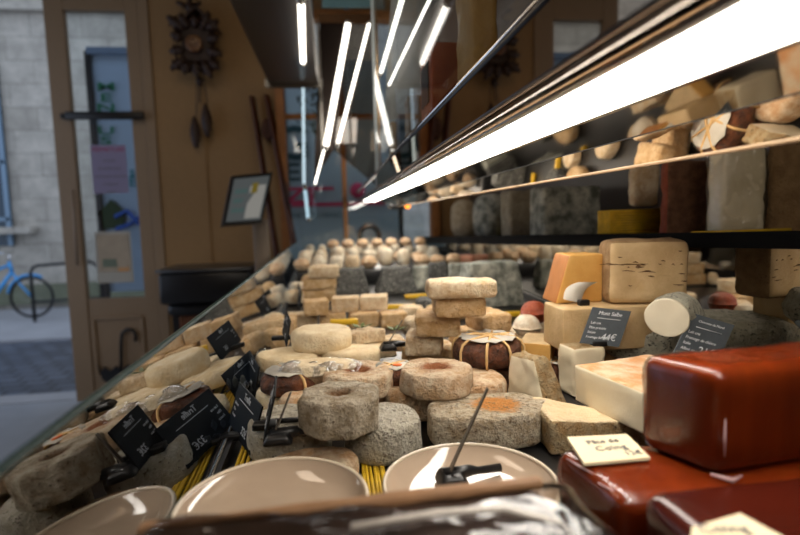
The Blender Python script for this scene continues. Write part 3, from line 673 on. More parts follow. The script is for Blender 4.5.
# hood: lamp strip, steel band, slanted mirror, upper gloss panel, top shelf
HY0, HY1 = .05, 3.45
Z = lambda r: CAMZ+r
K_ = .62
hd = thing('lamp_hood', 'steel lamp hood with long white strip light above the cheeses', 'lamp hood', (0, 0, 0))
def strip(x0, z0, x1, z1, mat, name, parent, th=-.004, y0=HY0, y1=HY1):
    return obj(name, quad(bmesh.new(), (x0*K_, y0, Z(z0*K_)), (x1*K_, y0, Z(z1*K_)), (x1*K_, y1, Z(z1*K_)), (x0*K_, y1, Z(z0*K_)), th), mat, parent, smooth=False)
def rodk(name, x, z, r, mat, parent, y1=HY1, seg=8):
    return obj(name, tube(bmesh.new(), [(x*K_, HY0, Z(z*K_)), (x*K_, y1, Z(z*K_))], r, seg), mat, parent)
HL = 3.8
strip(.302, .177, .349, .180, DKSTEEL, 'steel_band', hd, .004, HY0, HL)
strip(.300, .172, .312, .176, plain('brown_metal_lip', (150, 116, 84), .25, metal=1), 'front_lip', hd, .003, HY0, HL)
strip(.370, .179, .480, .171, LAMP, 'light_diffuser', hd, .004, HY0, HL)
strip(.350, .184, .369, .180, plain('pale_dim_band', (205, 208, 210), .35, metal=.8), 'dim_lamp_band', hd, .003, HY0, HL)  # grey strip standing in for the dimmer upper part of the glowing lamp
rodk('lamp_bezel', .350, .180, .0022, STEEL, hd, HL); rodk('lamp_bezel', .483, .169, .0022, STEEL, hd, HL)
strip(.489, .168, .546, .131, MIRRORU, 'upper_mirror', hd, .002)
strip(.548, .130, .588, .085, MIRRORL, 'lower_mirror', hd, .002)
rodk('clear_edge', .590, .084, .0025, plain('tan_acrylic_edge', (190, 160, 126), .2), hd)
rodk('black_seam', .547, .1305, .0008, BLACK, hd)
# upper case
UY = 2.12
uc_ = thing('upper_case', 'glass fronted upper case above the lamp hood with chrome corner post', 'display case', (0, 0, 0))
px_ = .30*K_
obj('gloss_panel', quad(bmesh.new(), (px_, HY0, Z(.186*K_)), (px_, UY, Z(.186*K_)), (px_, UY, Z(.278*K_)), (px_, HY0, Z(.278*K_)), -.006), PANEL, uc_, smooth=False)
rodk('chrome_rail', .297, .291, .0032, CHROME, uc_, HL); rodk('dark_rail', .297, .277, .0055, BLACK, uc_, HL); rodk('lower_rail', .295, .187, .0028, plain('grey_steel_rail', (120, 122, 128), .3, metal=1), uc_, HL)
obj('shelf_board', boxbm((px_+.125, (HY0+UY)/2, Z(.285*K_)), (.25, UY-HY0, .008)), plain('smoked_shelf', (60, 48, 38), .2), uc_, smooth=False)
obj('front_pane', quad(bmesh.new(), (px_, HY0, Z(.187)), (px_, UY, Z(.187)), (px_, UY, Z(1.05)), (px_, HY0, Z(1.05)), -.004), glassy('case_glass', (.93, .95, .96), 1.5, .25, .01), uc_, smooth=False)
obj('rear_board', boxbm((px_+.26, (HY0+UY)/2, Z(.62)), (.01, UY-HY0, .86)), plain('brown_rear_board', (84, 62, 46), .5), uc_, smooth=False)
bm = bmesh.new(); addbox(bm, (px_-.001, UY+.012, (Z(.12)+ZC)/2), (.012, .014, ZC-Z(.12))); obj('corner_post', bm, plain('pale_steel_post', (210, 220, 224), .35, metal=.7), uc_, smooth=False)
bm = bmesh.new(); addbox(bm, (px_+.012, UY+.03, (Z(.12)+ZC)/2), (.01, .01, ZC-Z(.12))); obj('corner_trim', bm, plain('warm_steel', (190, 160, 120), .2, metal=1), uc_, smooth=False)
# glowing tubes built for the lamp reflections in the upper case glass
def lampstreak(p0, p1, r, lab, mat=LAMP2, parent=None):
    p0, p1 = Vector(p0), Vector(p1); o = thing('lamp_streak', lab, 'lamp', (p0+p1)/2)
    a_, b2 = p0-o.location, p1-o.location; dn = (p1-p0).normalized()
    obj('glowing_tube', tube(bmesh.new(), [a_, b2], r, 10), mat, o)
    obj('end_cap', tube(bmesh.new(), [a_-dn*.02, a_], r*1.3, 10), STEEL, o); obj('end_cap', tube(bmesh.new(), [b2, b2+dn*.02], r*1.3, 10), STEEL, o)
    return o
lampstreak(GY(406, -14, 1.62), GY(381, 72, 2.03), .007, 'bright lamp reflection in the upper case glass beside the chrome post')
lampstreak(GY(436, -14, 1.40), GY(389, 85, 1.98), .004, 'thinner second lamp reflection in the upper case glass')
p_ = [GY(x, y, yy) for x, y, yy in ((384, 120, 2.10), (412, 120, 2.10), (450, -20, 2.08), (392, -20, 2.08))]
obj('haze_panel', quad(bmesh.new(), *p_, -.003), plain('satin_haze', (168, 172, 172), .3, metal=.9), uc_, smooth=False)  # light grey panel added for the bright haze in the case glass
# far hanging unit
UB = 3.45
fu = thing('hanging_case', 'narrow hanging steel and glass case at the far end of the counter', 'display case', (0, 0, 0))
a = GY(318, 22, UB); b_ = GY(376, 22, UB); zlow = GY(340, 150, UB).z
bm = bmesh.new(); addbox(bm, ((a.x+b_.x)/2, UB, a.z+.02), (b_.x-a.x, .03, .055)); obj('copper_header', bm, plain('copper_brown_header', (150, 118, 90), .25, metal=1), fu, smooth=False)
bm = bmesh.new(); addbox(bm, (b_.x-.005, UB, (a.z+zlow)/2), (.018, .02, a.z-zlow)); addbox(bm, (a.x+.0, UB, (a.z+zlow)/2), (.015, .02, a.z-zlow)); obj('side_frame', bm, STEEL, fu, smooth=False)
p_ = [GY(x, y, UB+.02) for x, y in ((320, 24), (350, 24), (334, 150), (314, 180))]
bm = quad(bmesh.new(), p_[3], p_[2], p_[1], p_[0], .02); obj('dark_side', bm, plain('dark_anodised', (52, 44, 40), .2, metal=.7), fu, smooth=False)
p_ = [GY(x, y, UB+.05) for x, y in ((350, 24), (375, 24), (375, 185), (334, 150))]
bm = quad(bmesh.new(), p_[3], p_[2], p_[1], p_[0], .02); obj('glass_side', bm, glassy('smoked_side_glass', (.62, .55, .48), 1.5, 1, .05), fu, smooth=False)
p_ = [GY(x, y, UB+.0) for x, y in ((322, -30), (374, -30), (374, 8), (322, 8))]
bm = quad(bmesh.new(), p_[3], p_[2], p_[1], p_[0], .006); obj('upper_glass', bm, plain('teal_grey_glass', (104, 138, 146), .1, vary=.3, bscale=4), fu, smooth=False)
bm = bmesh.new(); addbox(bm, ((a.x+b_.x)/2, UB+.05, (a.z+ZC)/2+.05), (.03, .03, ZC-a.z-.1)); obj('hanger', bm, STEEL, fu, smooth=False)
lampstreak(GY(348, 24, UB-.06), GY(326, 146, UB-.06), .016, 'bright slanting lamp reflection in the hanging case')  # these three glowing tubes imitate slanting lamp reflections in glass
lampstreak(GY(369, 24, UB-.06), GY(338, 143, UB-.06), .008, 'slim slanting lamp reflection on the right of the hanging case')
lampstreak(GY(324, 150, UB), GY(315, 184, UB), .005, 'short thin lamp reflection under the hanging case')
# dark hood near the ceiling
ho = thing('dark_hood', 'dark brown ceiling hood with strip light above the window', 'lamp hood', (0, 0, 0))
e0 = GY(268, 83, 3.2); e1 = GY(319, 83, 3.2); hz = e0.z
bm = boxbm(((e0.x+e1.x)/2, 2.4, hz+.06), (e1.x-e0.x, 1.6, .12), bev=.01); obj('hood_body', bm, plain('dark_brown_metal', (60, 50, 42), .3, metal=.5), ho, smooth=False)
bm = boxbm(((e0.x+e1.x)/2, 3.21, hz-.0), (e1.x-e0.x+.04, .02, .05)); obj('steel_lip', bm, STEEL, ho, smooth=False)
bm = boxbm(((e0.x+e1.x)/2+.0, 3.12, (hz+ZC)/2+.06), (.05, .05, ZC-hz-.12)); obj('hood_hanger', bm, BLACKM, ho, smooth=False)
l0 = GZ(303, 60, hz-.01); l1 = GZ(301, 2, hz-.01)
lampstreak((l0.x, l0.y, hz-.017), (GZ(301, 0, hz-.017).x, GZ(301, 0, hz-.017).y, hz-.017), .013, 'tube light under the dark ceiling hood')
lampstreak(GY(303, 68, 3.28), GY(304, 184, 3.28), .008, 'long vertical lamp reflection in the glass before the window', emis('dim_reflection', (.7, .9, 1), .9))  # glowing tube modelled for the strip's reflection in glass
o = lampstreak(GY(305, 190, 3.3), GY(308, 218, 3.3), .01, 'short pale vertical tube light near the end glass', emis('pale_tube', (.6, .86, 1), .8))
obj('hanging_cord', tube(bmesh.new(), [(.0, 0, .1), (0, 0, ZC-o.location.z-.001)], .0015, 6), BLACK, o)
# black till gadget beyond end of counter
v = GY(369, 238, 3.9)
bm = bmesh.new(); tube(bm, [Vector((math.cos(a)*.07, 0, math.sin(a)*.07)) for a in [k*2*PI/24 for k in range(24)]], .018, 8, True)
g = thing('tape_dispenser', 'black ring shaped tape dispenser standing beyond the far end of the counter', 'tape dispenser', (v.x, 3.86, v.z-.07))
obj('ring', bm, BLACK, g, loc=(0, 0, .09)); obj('foot', boxbm((.05, 0, .0), (.3, .1, .03), bev=.008), BLACK, g)
o = tag(obj('side_table', boxbm((0, 0, 0), (.5, .2, .03)), BLACKM, loc=(v.x+.1, 3.86, v.z-.1)), 'narrow black ledge fixed below the shop window', 'ledge')
v = GY(407, 206, 2.9)
pl_ = tag(obj('pilot_lamp', boxbm((0, 0, 0), (.1, .03, .03), bev=.006), BLACK, loc=(v.x-.04, 2.9, v.z)), 'small black switch box with orange pilot light under the hood', 'switch')
obj('orange_light', wheel_bm(.014, .01, 1, seg=16), emis('orange_pilot', (1, .28, .02), 3), pl_, loc=(.04, -.014, 0), rot=(PI/2, 0, 0))

# ------------------------------------------------------------------ cheeses
def spot(px, py, zb):
    """front foot point seen at px,py resting zb above the deck"""
    return GZ(px, py, DECK+zb)
def wheel(name, px0, px1, py, zb, h, mat, label, cat='cheese', group=None, sy=1.0, rot=None, **kw):
    p = spot((px0+px1)/2, py, zb); r = (px1-px0)*p.y/F/2; r = (px1-px0)*(p.y+r*sy)/F/2; p.x *= (p.y+r*sy)/p.y
    o = obj(name, wheel_bm(r, h, kw.pop('seed', int(px0*7+py) % 97), sy=sy, **kw), mat, loc=(p.x, p.y+r*sy, DECK+zb))
    if rot is not None: o.rotation_euler = (0, 0, rot)
    return tag(o, label, cat, group)
def block(name, px0, px1, py, zb, h, dep, mat, label, cat='cheese', group=None, rz=0, **kw):
    p = spot((px0+px1)/2, py, zb); W_ = (px1-px0)*p.y/F*1.04; p.x *= (p.y+dep*.3)/p.y
    W_ = max(.02, (W_-abs(math.sin(rz))*dep)/max(.3, math.cos(rz)))
    o = obj(name, block_bm(W_, dep, h, kw.pop('seed', int(px0*5+py) % 89), **kw), mat, loc=(p.x, p.y+dep/2, DECK+zb))
    o.rotation_euler = (0, 0, rz)
    return tag(o, label, cat, group)
def taperwarp(fx, fy, hz_):
    return lambda p: (p.x*(1-(1-fx)*p.z/hz_), p.y*(1-(1-fy)*p.z/hz_), p.z)

# --- foreground pair and their supports
wheel('ring_cheese', 300, 382, 443, .050, .042, [GREY], 'grey octagonal cheese with hollow top, in the middle on two others', sides=8, rnd=.13, hole=.5, amp=.0013, rot=.3, side_amt=.085)
wheel('ring_cheese', 250, 334, 470, .002, .046, SPECK, 'grey white cheese half under the grey octagonal one, left of centre', rnd=.2)
wheel('ring_cheese', 343, 424, 469, .002, .046, SPECK, 'white speckled flat cheese right below the grey octagonal cheese', rnd=.2, amp=.0025)
wheel('ring_cheese', 399, 475, 404, .044, .036, [PEACHHOLE], 'peach cheese with shallow brown hollow, right of the grey octagonal one', sides=8, rnd=.24, hole=.34, amp=.0025, side_amt=.04)
wheel('washed_cheese', 384, 452, 424, .002, .040, PEACH, 'peach cheese under the hollow topped peach one, left of the pair')
wheel('washed_cheese', 446, 508, 416, .002, .048, PEACH, 'low peach cheese behind the orange stained one, right of the hollow peach one', rnd=.3)
wheel('large_cheese', 421, 554, 455, .002, .044, [ORNG], 'large oval speckled cheese with orange stained centre behind the right plate', sy=.62, rnd=.2, amp=.0022, sides=7, side_amt=.05)
wheel('washed_cheese', 322, 396, 404, .032, .034, [PEACHHOLE], 'pale peach cheese with brown dimple just behind the grey octagonal one', sides=7, rnd=.2, hole=.3, side_amt=.04)
wheel('washed_cheese', 330, 398, 418, .0, .031, PEACH, 'peach cheese under the dimpled one behind the grey octagonal cheese')
wheel('washed_cheese', 280, 330, 430, .002, .04, PEACH, 'small peach cheese left of the grey octagonal cheese', rnd=.35)
wheel('orange_cheese', 268, 362, 492, .001, .026, PEACH, 'low orange cheese mostly hidden by the left plate rim', rnd=.3, sy=.55)

# --- leaf wrapped cheeses
def leafcheese(px0, px1, py, zb, h, label, ties=4, paper=False, orange=False, group=None, a0=.35):
    p = spot((px0+px1)/2, py, zb); r = (px1-px0)*(p.y+.04)/F/2; p.x *= (p.y+r)/p.y
    t_ = thing('leaf_wrapped_cheese', label, 'cheese', (p.x, p.y+r, DECK+zb), 0, group)
    obj('leaf_wrap', wheel_bm(r, h, int(px0), rnd=.38, amp=.0035, sides=9, side_amt=.05), LEAF, t_)
    if paper:
        bm = bmesh.new(); n_ = 28
        A = [bm.verts.new((math.cos(k*2*PI/n_)*r*.82*(1+.06*math.sin(k*3)), math.sin(k*2*PI/n_)*r*.82*(1+.06*math.cos(k*5)), h+.0035+.0015*math.sin(k*2.3))) for k in range(n_)]
        B = [bm.verts.new(v.co-Vector((0, 0, .001))) for v in A]
        bm.faces.new(A); bm.faces.new(B[::-1])
        for k in range(n_): bm.faces.new((A[k], B[k], B[(k+1) % n_], A[(k+1) % n_]))
        pp = obj('paper_disc', bm, PAPER, t_)
        if orange: 
            bm = bmesh.new(); lathe(bm, [(.001, 0), (r*.22, 0), (r*.2, .001), (.001, .001)], 7, (r*.1, -r*.35, h+.0055)); obj('orange_mark', bm, plain('orange_label_print', (222, 110, 44), .6), pp)
    if ties:
        bm = bmesh.new(); kk = []
        for j in range(ties):
            a = a0+j*PI/ties; dx, dy = math.cos(a), math.sin(a); o_ = (j % 2*2-1)*r*.12
            pts = []
            for (rr_, z_) in ((-1.02, .1), (-1.055, .35), (-1.05, .65), (-.97, .9), (-.8, 1.04), (-.4, 1.1), (0, 1.12), (.4, 1.1), (.8, 1.04), (.97, .9), (1.05, .65), (1.055, .35), (1.02, .1)):
                pts.append((dx*rr_*r-dy*o_*(1-abs(rr_)*.5), dy*rr_*r+dx*o_*(1-abs(rr_)*.5), z_*h))
            tube(bm, pts, .0022, 6)
        obj('raffia_tie', bm, RAFFIA, t_)
    return t_
leafcheese(452, 524, 373, .046, .042, 'dark brown leaf wrapped cheese tied with raffia, upper of the two', paper=True, a0=1.2)
leafcheese(455, 525, 398, .002, .042, 'dark leaf wrapped cheese tied with raffia, lower of the two', ties=3)
leafcheese(262, 322, 400, .03, .03, 'brown leaf wrapped cheese with white paper disc left of the dimpled peach cheese', ties=1, paper=True, orange=True, a0=-1.0)
leafcheese(372, 418, 393, .032, .03, 'brown leaf wrapped cheese with paper and orange print behind the two hollow cheeses', ties=2, paper=True, orange=True, a0=-.9)
wheel('washed_cheese', 258, 322, 416, .0, .03, CREAM, 'cream cheese under the left leaf wrapped cheese with paper', rnd=.3)
wheel('washed_cheese', 374, 418, 402, .0, .03, CREAM, 'small cream cheese under the right papered leaf cheese', rnd=.3)
leafcheese(542, 574, 384, .0, .03, 'small brown cheese wrapped in paper between the leaf stack and the tall wedge', ties=1, paper=True)

# --- right side wedges
def lpaste(ax, s):  # cut face index 1 for faces whose normal is s on axis ax
    return lambda n_: 1 if n_[ax]*s > .5 else 0
# tall wedge: cream cut side to the left, mottled rind curving away to the right
p = spot(530, 424, 0)
def tw(q):
    f = q.z/.085
    return (q.x*(1-.52*f)-.010*f, q.y*(1-.45*f)+.012*f, q.z)
o = obj('tall_cheese_wedge', block_bm(.055, .085, .080, 5, bev=.008, amp=.003, warp=tw, n=14, facemat=lambda n_: 1 if (n_.x < -.5 or n_.y < -.5 and False) else 0), [WEDGER, IVORY], loc=(p.x+.034, p.y+.055, DECK)); o.rotation_euler = (0, 0, .45)
tag(o, 'tall upright cheese wedge with cream cut side and mottled rind, right of the leaf stack', 'cheese')
# low triangular wedge with streaked top
p = spot(598, 450, 0)
def lw(q):
    f = (q.x+.065)/.13
    return (q.x, (q.y+.04)*(1-.80*min(max(f, 0), 1))-.04, q.z*(1-.25*f))
o = obj('low_cheese_wedge', block_bm(.13, .09, .045, 8, bev=.006, amp=.0022, warp=lw, n=14, facemat=lambda n_: 1 if n_.z > .5 else 0), [WEDGER, rind('streaked_wedge_top', (226, 200, 156), (236, 214, 176), (204, 162, 106), 40, .64, .6)], loc=(p.x+.004, p.y+.034, DECK)); o.rotation_euler = (0, 0, -.05)
tag(o, 'low triangular wedge with pale yellow top and speckled rind behind the cream card', 'cheese')
# big cream wedge with orange rind on top
pn = spot(640, 434, .036); pf = spot(576, 402, .036)
dirv = Vector((pn.x-pf.x, pn.y-pf.y, 0)); L_ = dirv.length; ang = math.atan2(dirv.y, dirv.x)
mid = (pn+pf)/2; nrm = Vector((-dirv.y, dirv.x, 0)).normalized()
o = obj('washed_rind_wedge', block_bm(L_+.01, .13, .050, 12, bev=.004, amp=.0012, n=14, facemat=lambda n_: 1 if (n_.y < -.5) else 0), [PINKR, IVORY], loc=(mid.x+nrm.x*.065, mid.y+nrm.y*.065, DECK+.036)); o.rotation_euler = (0, 0, ang)
tag(o, 'large cut cheese with cream face and orange white rind beside the red block', 'cheese')
o = obj('rind_cheese', block_bm(.12, .14, .034, 14, bev=.008, amp=.002), WEDGER, loc=(mid.x+nrm.x*.085+.01, mid.y+nrm.y*.085+.0, DECK)); o.rotation_euler = (0, 0, ang); tag(o, 'mottled cheese underneath the large cream faced wedge', 'cheese')
# upright slab
block('cheese_slab', 563, 604, 398, .0, .080, .05, [WEDGER, IVORY], 'upright cream slab with rind top between the tall wedge and orange rind wedge', bev=.007, amp=.0025, rz=.12, facemat=lambda n_: 1 if (n_.y < -.5 or n_.x < -.5) else 0)
# golden brick
p = spot(528, 361, .034)
o = block('golden_brick', 514, 569, 361, .034, .030, .085, [GOLDP, plain('grey_dusty_top', (170, 146, 108), .7, vary=.2, bscale=80, bump=.3)], 'golden cut brick with greyish top behind the tall wedge', rz=-.55, bev=.002, amp=.0008, facemat=lambda n_: 1 if n_.z > .5 else 0)
block('golden_brick', 524, 572, 372, .0, .033, .08, GOLDP, 'orange brown cheese under the golden brick', rz=-.5, bev=.004)
wheel('white_dome_cheese', 512, 542, 339, .035, .036, WHITE, 'small white domed cheese behind the golden brick', rnd=.5, dome=.2)
wheel('washed_cheese', 506, 546, 348, .0, .034, PALEB, 'pale cheese under the small white domed cheese')
o = wheel('speckled_salami', 520, 548, 327, .05, .05, SALAMI, 'red speckled rounded sausage end beside the rear mirror', 'sausage', rnd=.5)
wheel('washed_cheese', 518, 550, 338, .0, .049, PALEB, 'pale cheese below the red speckled sausage')

# --- block pile under the tomme
block('cheese_block', 551, 656, 351, .062, .072, .08, [TOMME], 'large low tan cheese block behind the slate cards', bev=.004, amp=.001)
block('cheese_block', 554, 652, 378, .0, .061, .08, BROWNP, 'brown cheese block hidden beneath the large tan one', bev=.005)
def tommewarp(q):
    f = (q.x+.09)/.18
    return (q.x, q.y, q.z*(1-.10*f**3))
o = block('half_tomme', 601, 690, 305, .134, .106, .07, [TOMR, TOMME], 'half wheel of tomme standing on the tan block, cut face forward', rz=-.22, bev=.012, amp=.0014, n=16, facemat=lambda n_: 1 if n_.y < -.5 else 0, warp=None)
q0 = o.location
for k, (x, z, L2) in enumerate(((.01, .068, .03), (.05, .062, .05), (-.03, .07, .014), (-.045, .04, .008), (.02, .03, .01))):
    pass
bm = bmesh.new(); random.seed(3)
for k in range(26):
    x = random.uniform(-.07, .075); z = random.choice((random.uniform(.015, .09), random.gauss(.066, .004)))
    l_ = random.uniform(.002, .005)*(1 if k % 4 else 3.5); tube(bm, [(x-l_, -.0352, z), (x, -.0356, z+random.uniform(-.0015, .0015)), (x+l_, -.0352, z-.0006)], [.0003, .0009, .0003], 6)
obj('eye_hole', bm, plain('dark_cheese_crack', (96, 66, 38), .9), o)['kind'] = 'stuff'
# orange upright wedge with paper slip
o = block('orange_wedge', 549, 600, 303, .134, .082, .06, [GOLDP, plain('orange_brown_rind', (172, 110, 54), .6, vary=.12)], 'upright orange brown cheese wedge left of the half tomme', bev=.003, amp=.001, warp=lambda q: (q.x*(1-.30*q.z/.082)+.012*q.z/.082, q.y, q.z), facemat=lambda n_: 1 if abs(n_.x) > .5 else 0)
o = thing('price_slip', 'curled white paper price slip in a dark clip on the tan block', 'price slip', GZ(572, 302, DECK+.134)+Vector((0, -.0, .001)))
bm = bmesh.new(); n_ = 10; A = []; B = []
ysl = spot(574, 303, .134).y-.022; o.location.y = ysl
pa, pb = GY(563, 299, ysl), GY(581, 303, ysl); pc, pd = GY(597, 282, ysl+.012), GY(578, 282, ysl+.012)
for i in range(n_+1):
    f = i/n_; bend = .007*math.sin(f*PI); l_ = pa.lerp(pd, f)-o.location+Vector((-bend, -.002, bend*.7)); r_ = pb.lerp(pc, f)-o.location+Vector((-bend, -.002, bend*.7))
    A.append((bm.verts.new(l_), bm.verts.new(l_+Vector((.0, .0008, 0))))); B.append((bm.verts.new(r_), bm.verts.new(r_+Vector((0, .0008, 0)))))
for i in range(n_):
    bm.faces.new((A[i][0], B[i][0], B[i+1][0], A[i+1][0])); bm.faces.new((A[i][1], A[i+1][1], B[i+1][1], B[i][1]))
    bm.faces.new((A[i][0], A[i+1][0], A[i+1][1], A[i][1])); bm.faces.new((B[i][0], B[i][1], B[i+1][1], B[i+1][0]))
obj('paper_slip', bm, PAPER, o); obj('clip', boxbm((.002, -.006, .004), (.018, .012, .01), bev=.002), BLACK, o)
# white faced log, moulded rind
pm = spot(669, 338, .097)
o = thing('goat_log', 'white cut face of a mould covered log under the half tomme', 'cheese', (pm.x-.004, pm.y, DECK+.097), -.9)
obj('mould_rind', block_bm(.068, .085, .062, 21, bev=.03, amp=.003, n=14, facemat=lambda n_: 0), MOLD, o, loc=(0, .044, 0))
bm = wheel_bm(.032, .006, 4, rnd=.3, amp=.0012); obj('cut_face', bm, plain('white_goat_paste', (226, 216, 190), .55, vary=.03), o, loc=(0, .004, .031), rot=(PI/2, 0, 0)).scale = (1.0, .9, 1)
wheel('mould_cheese', 590, 742, 365, .037, .058, MOLD, 'wide flat grey white moulded cheese under the slate cards', sy=.62, rnd=.35, amp=.003)
wheel('mould_cheese', 596, 736, 384, .0, .036, MOLD, 'moulded grey cheese at the bottom behind the red blocks', sy=.6, rnd=.35)
textmesh('number_mark', '5', .016, plain('black_ink', (30, 30, 32), .8), bpy.data.objects['mould_cheese'], (-.075, -.035, .0595), (0, 0, .3))
block('brown_cheese', 752, 815, 345, .07, .07, .08, [BROWNP, TOMR], 'brown cheese block at the right edge behind the red block', bev=.005) if False else None

# --- red quince blocks
def wax(name, c, s, rz, label, seed, bev=.014):
    o = obj(name, block_bm(s[0], s[1], s[2], seed, bev=bev, amp=.0006, n=16), WAX, loc=c); o.rotation_euler = (0, 0, rz)
    return tag(o, label, 'quince paste block')
def waxq(n_, r_, f_, wid, h, z0, label, seed, bev=.013):
    """block whose near left, toward right and far left bottom corners are given"""
    n_, r_, f_ = Vector(n_), Vector(r_), Vector(f_); dr_ = (r_-n_); dr_.z = 0; dr_.normalize(); df = f_-n_; df.z = 0; D_ = df.length
    def wp(q):
        u_ = q.x+wid/2; v_ = (q.y+D_/2)/D_; return (dr_.x*u_+df.x*v_, dr_.y*u_+df.y*v_, q.z)
    o = obj('quince_block', block_bm(wid, D_, h, seed, bev=bev, amp=.0006, n=16, warp=wp), WAX, loc=(n_.x, n_.y, DECK+z0))
    obj('plastic_wrap', block_bm(wid+.003, D_+.003, h+.001, 40, bev=bev+.0005, amp=.0012, n=18, warp=wp), glassy('tight_wrap', (1, 1, 1), 1.3, .7, .0, .1, .2, 30), o)
    return tag(o, label, 'quince paste block'), wp
zt = DECK+.0765
wb, wpu = waxq(GZ(716, 480, zt), GZ(830, 462, zt), GZ(637, 448, zt), .24, .086, .0775, 'glossy orange red block lying on top of the larger red block', 31)
lb, wpl = waxq(GZ(618, 500, zt), GZ(820, 486, zt), GZ(554, 448, zt), .30, .077, .0, 'wide dark red block beneath the glossy upper one, cream card on it', 32)
fb = wax('quince_block', (.325, .300, DECK+.0), (.24, .07, .097), .03, 'dark red block nearest the lens at the bottom right corner', 33)
fb.data.materials[0] = DARKW
# cords / wrap folds shining on the corners
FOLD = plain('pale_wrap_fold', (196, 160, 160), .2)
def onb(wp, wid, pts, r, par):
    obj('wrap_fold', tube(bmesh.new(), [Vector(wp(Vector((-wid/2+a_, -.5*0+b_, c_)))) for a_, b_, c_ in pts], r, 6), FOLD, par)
onb(wpu, .24, [(.001, -.040, .02), (-.0005, -.041, .035), (.0005, -.040, .05)], [.0004, .0009, .0003], wb)
onb(wpu, .24, [(-.004, -.034, .004), (.004, -.044, .002), (.014, -.043, .004)], [.0012, .0022, .0008], wb)
onb(wpl, .30, [(.003, .030, .074), (.002, .010, .0765), (.006, -.005, .0765)], [.0004, .0012, .0004], lb)
onb(wpl, .30, [(.002, -.018, .0755), (.008, -.032, .074), (.016, -.040, .071)], [.0005, .0015, .0005], lb)
def card(name, corners, zt, lab, lines):
    c4 = [GZ(x, y, DECK+zt) for x, y in corners]; c = sum(c4, Vector())/4
    o = thing(name, lab, 'card', c)
    r4 = [q-c for q in c4]
    obj('card_plate', quad(bmesh.new(), *r4, .0025), CREAMCARD, o, smooth=False)
    ax = math.atan2(r4[1].y-r4[0].y, r4[1].x-r4[0].x)
    for (s, size, uu, vv) in lines:
        q = r4[0].lerp(r4[1], uu).lerp(r4[3].lerp(r4[2], uu), vv); textmesh('handwriting', s, size, INK, o, (q.x, q.y, .0029), (0, 0, ax))
    return o
card('price_card', ((584, 466), (650, 460), (627, 436.5), (567, 439.5)), .080, 'cream price card with grey writing on the wide red block', (('Pâte de', .010, .5, .72), ('Coing', .012, .55, .45), ('12€', .010, .82, .2)))
card('price_card', ((690, 548), (796, 548), (740, 517), (692, 531)), .0995, 'cream price card at the bottom right corner of the picture', (('Coing', .012, .45, .6),))

# --- slate signs
def sign(label, c4, title, lines, price, mat=SLATE, base=True, fg_=CHALK, group=None):
    """c4: world corners bottom-left, bottom-right, top-right, top-left"""
    c4 = [Vector(q) for q in c4]; c4[2] = c4[1]+c4[3]-c4[0]; o = thing('price_sign', label, 'price sign', (c4[0]+c4[1])/2, 0, group)
    r = [q-o.location for q in c4]; nrm = (r[1]-r[0]).cross(r[3]-r[0]).normalized()
    pl = obj('slate_card', quad(bmesh.new(), *r, -.002), mat, o, smooth=False)
    ux = (r[1]-r[0]).normalized(); W_ = (r[1]-r[0]).length; hv = r[3]-r[0]; H_ = hv.length
    uy = hv.normalized(); 
    def put(s, size, u_, v_, al='CENTER', nm='writing'):
        t_ = textmesh(nm, s, size, fg_, pl, (0, 0, 0), align=al)
        nx = ux; ny = (hv - ux*hv.dot(ux)).normalized(); sh = hv.dot(ux)/max(hv.dot(ny), 1e-6)
        Mx = Matrix(((nx.x, ny.x+nx.x*sh, nrm.x, 0), (nx.y, ny.y+nx.y*sh, nrm.y, 0), (nx.z, ny.z+nx.z*sh, nrm.z, 0), (0, 0, 0, 1)))
        q = r[0]+(r[1]-r[0])*u_+hv*v_+nrm*.0006
        for v in t_.data.vertices: v.co = (Mx @ v.co.to_4d()).to_3d()+q
        t_.rotation_euler = (0, 0, 0)
    put(title, min(H_*.20, W_*1.35/len(title)), .5, .86); 
    bm = bmesh.new(); qa = r[0]+(r[1]-r[0])*.2+hv*.72+nrm*.0005; qb = r[0]+(r[1]-r[0])*.8+hv*.72+nrm*.0005
    tube(bm, [qa, qb], H_*.008, 6); obj('chalk_line', bm, fg_, pl)
    for k, s in enumerate(lines): put(s, H_*.09, .08, .58-k*.13, 'LEFT')
    put(price, H_*.24, .66, .22)
    if base:
        bm = boxbm((r[0]+r[1])/2+Vector((0, .004, .002)), (W_*.35, .016, .008), bev=.0015); addbox(bm, (r[0]+r[1])/2+Vector((W_*.3, .02, -.0)), (W_*.6, .006, .004))
        obj('sign_clip', bm, BLACK, o)
    return o
ZS = DECK+.096
def c4px(pts, y0, lean): # bottom two at y0, top two leaned back
    return [GY(pts[0][0], pts[0][1], y0), GY(pts[1][0], pts[1][1], y0), GY(pts[2][0], pts[2][1], y0+lean), GY(pts[3][0], pts[3][1], y0+lean)]
sign('grey slate price sign on the left, white title and 44 price, before tan block', c4px(((580, 343), (619, 347), (634, 307), (593, 307)), .775, .015), 'Mont Salbe', ('Lait cru', 'Pâte pressée', 'Suisse', 'Fromage fermier'), '44€')
s2 = sign('grey slate price sign leaning behind the red block, right of the white faced log', c4px(((673, 354), (716, 366), (737, 324), (693, 313)), .70, .02), 'Chevrette du Morel', ('Lait cru', 'Fromage de chèvre', 'Italie', 'Affiné en cave'), '21€')
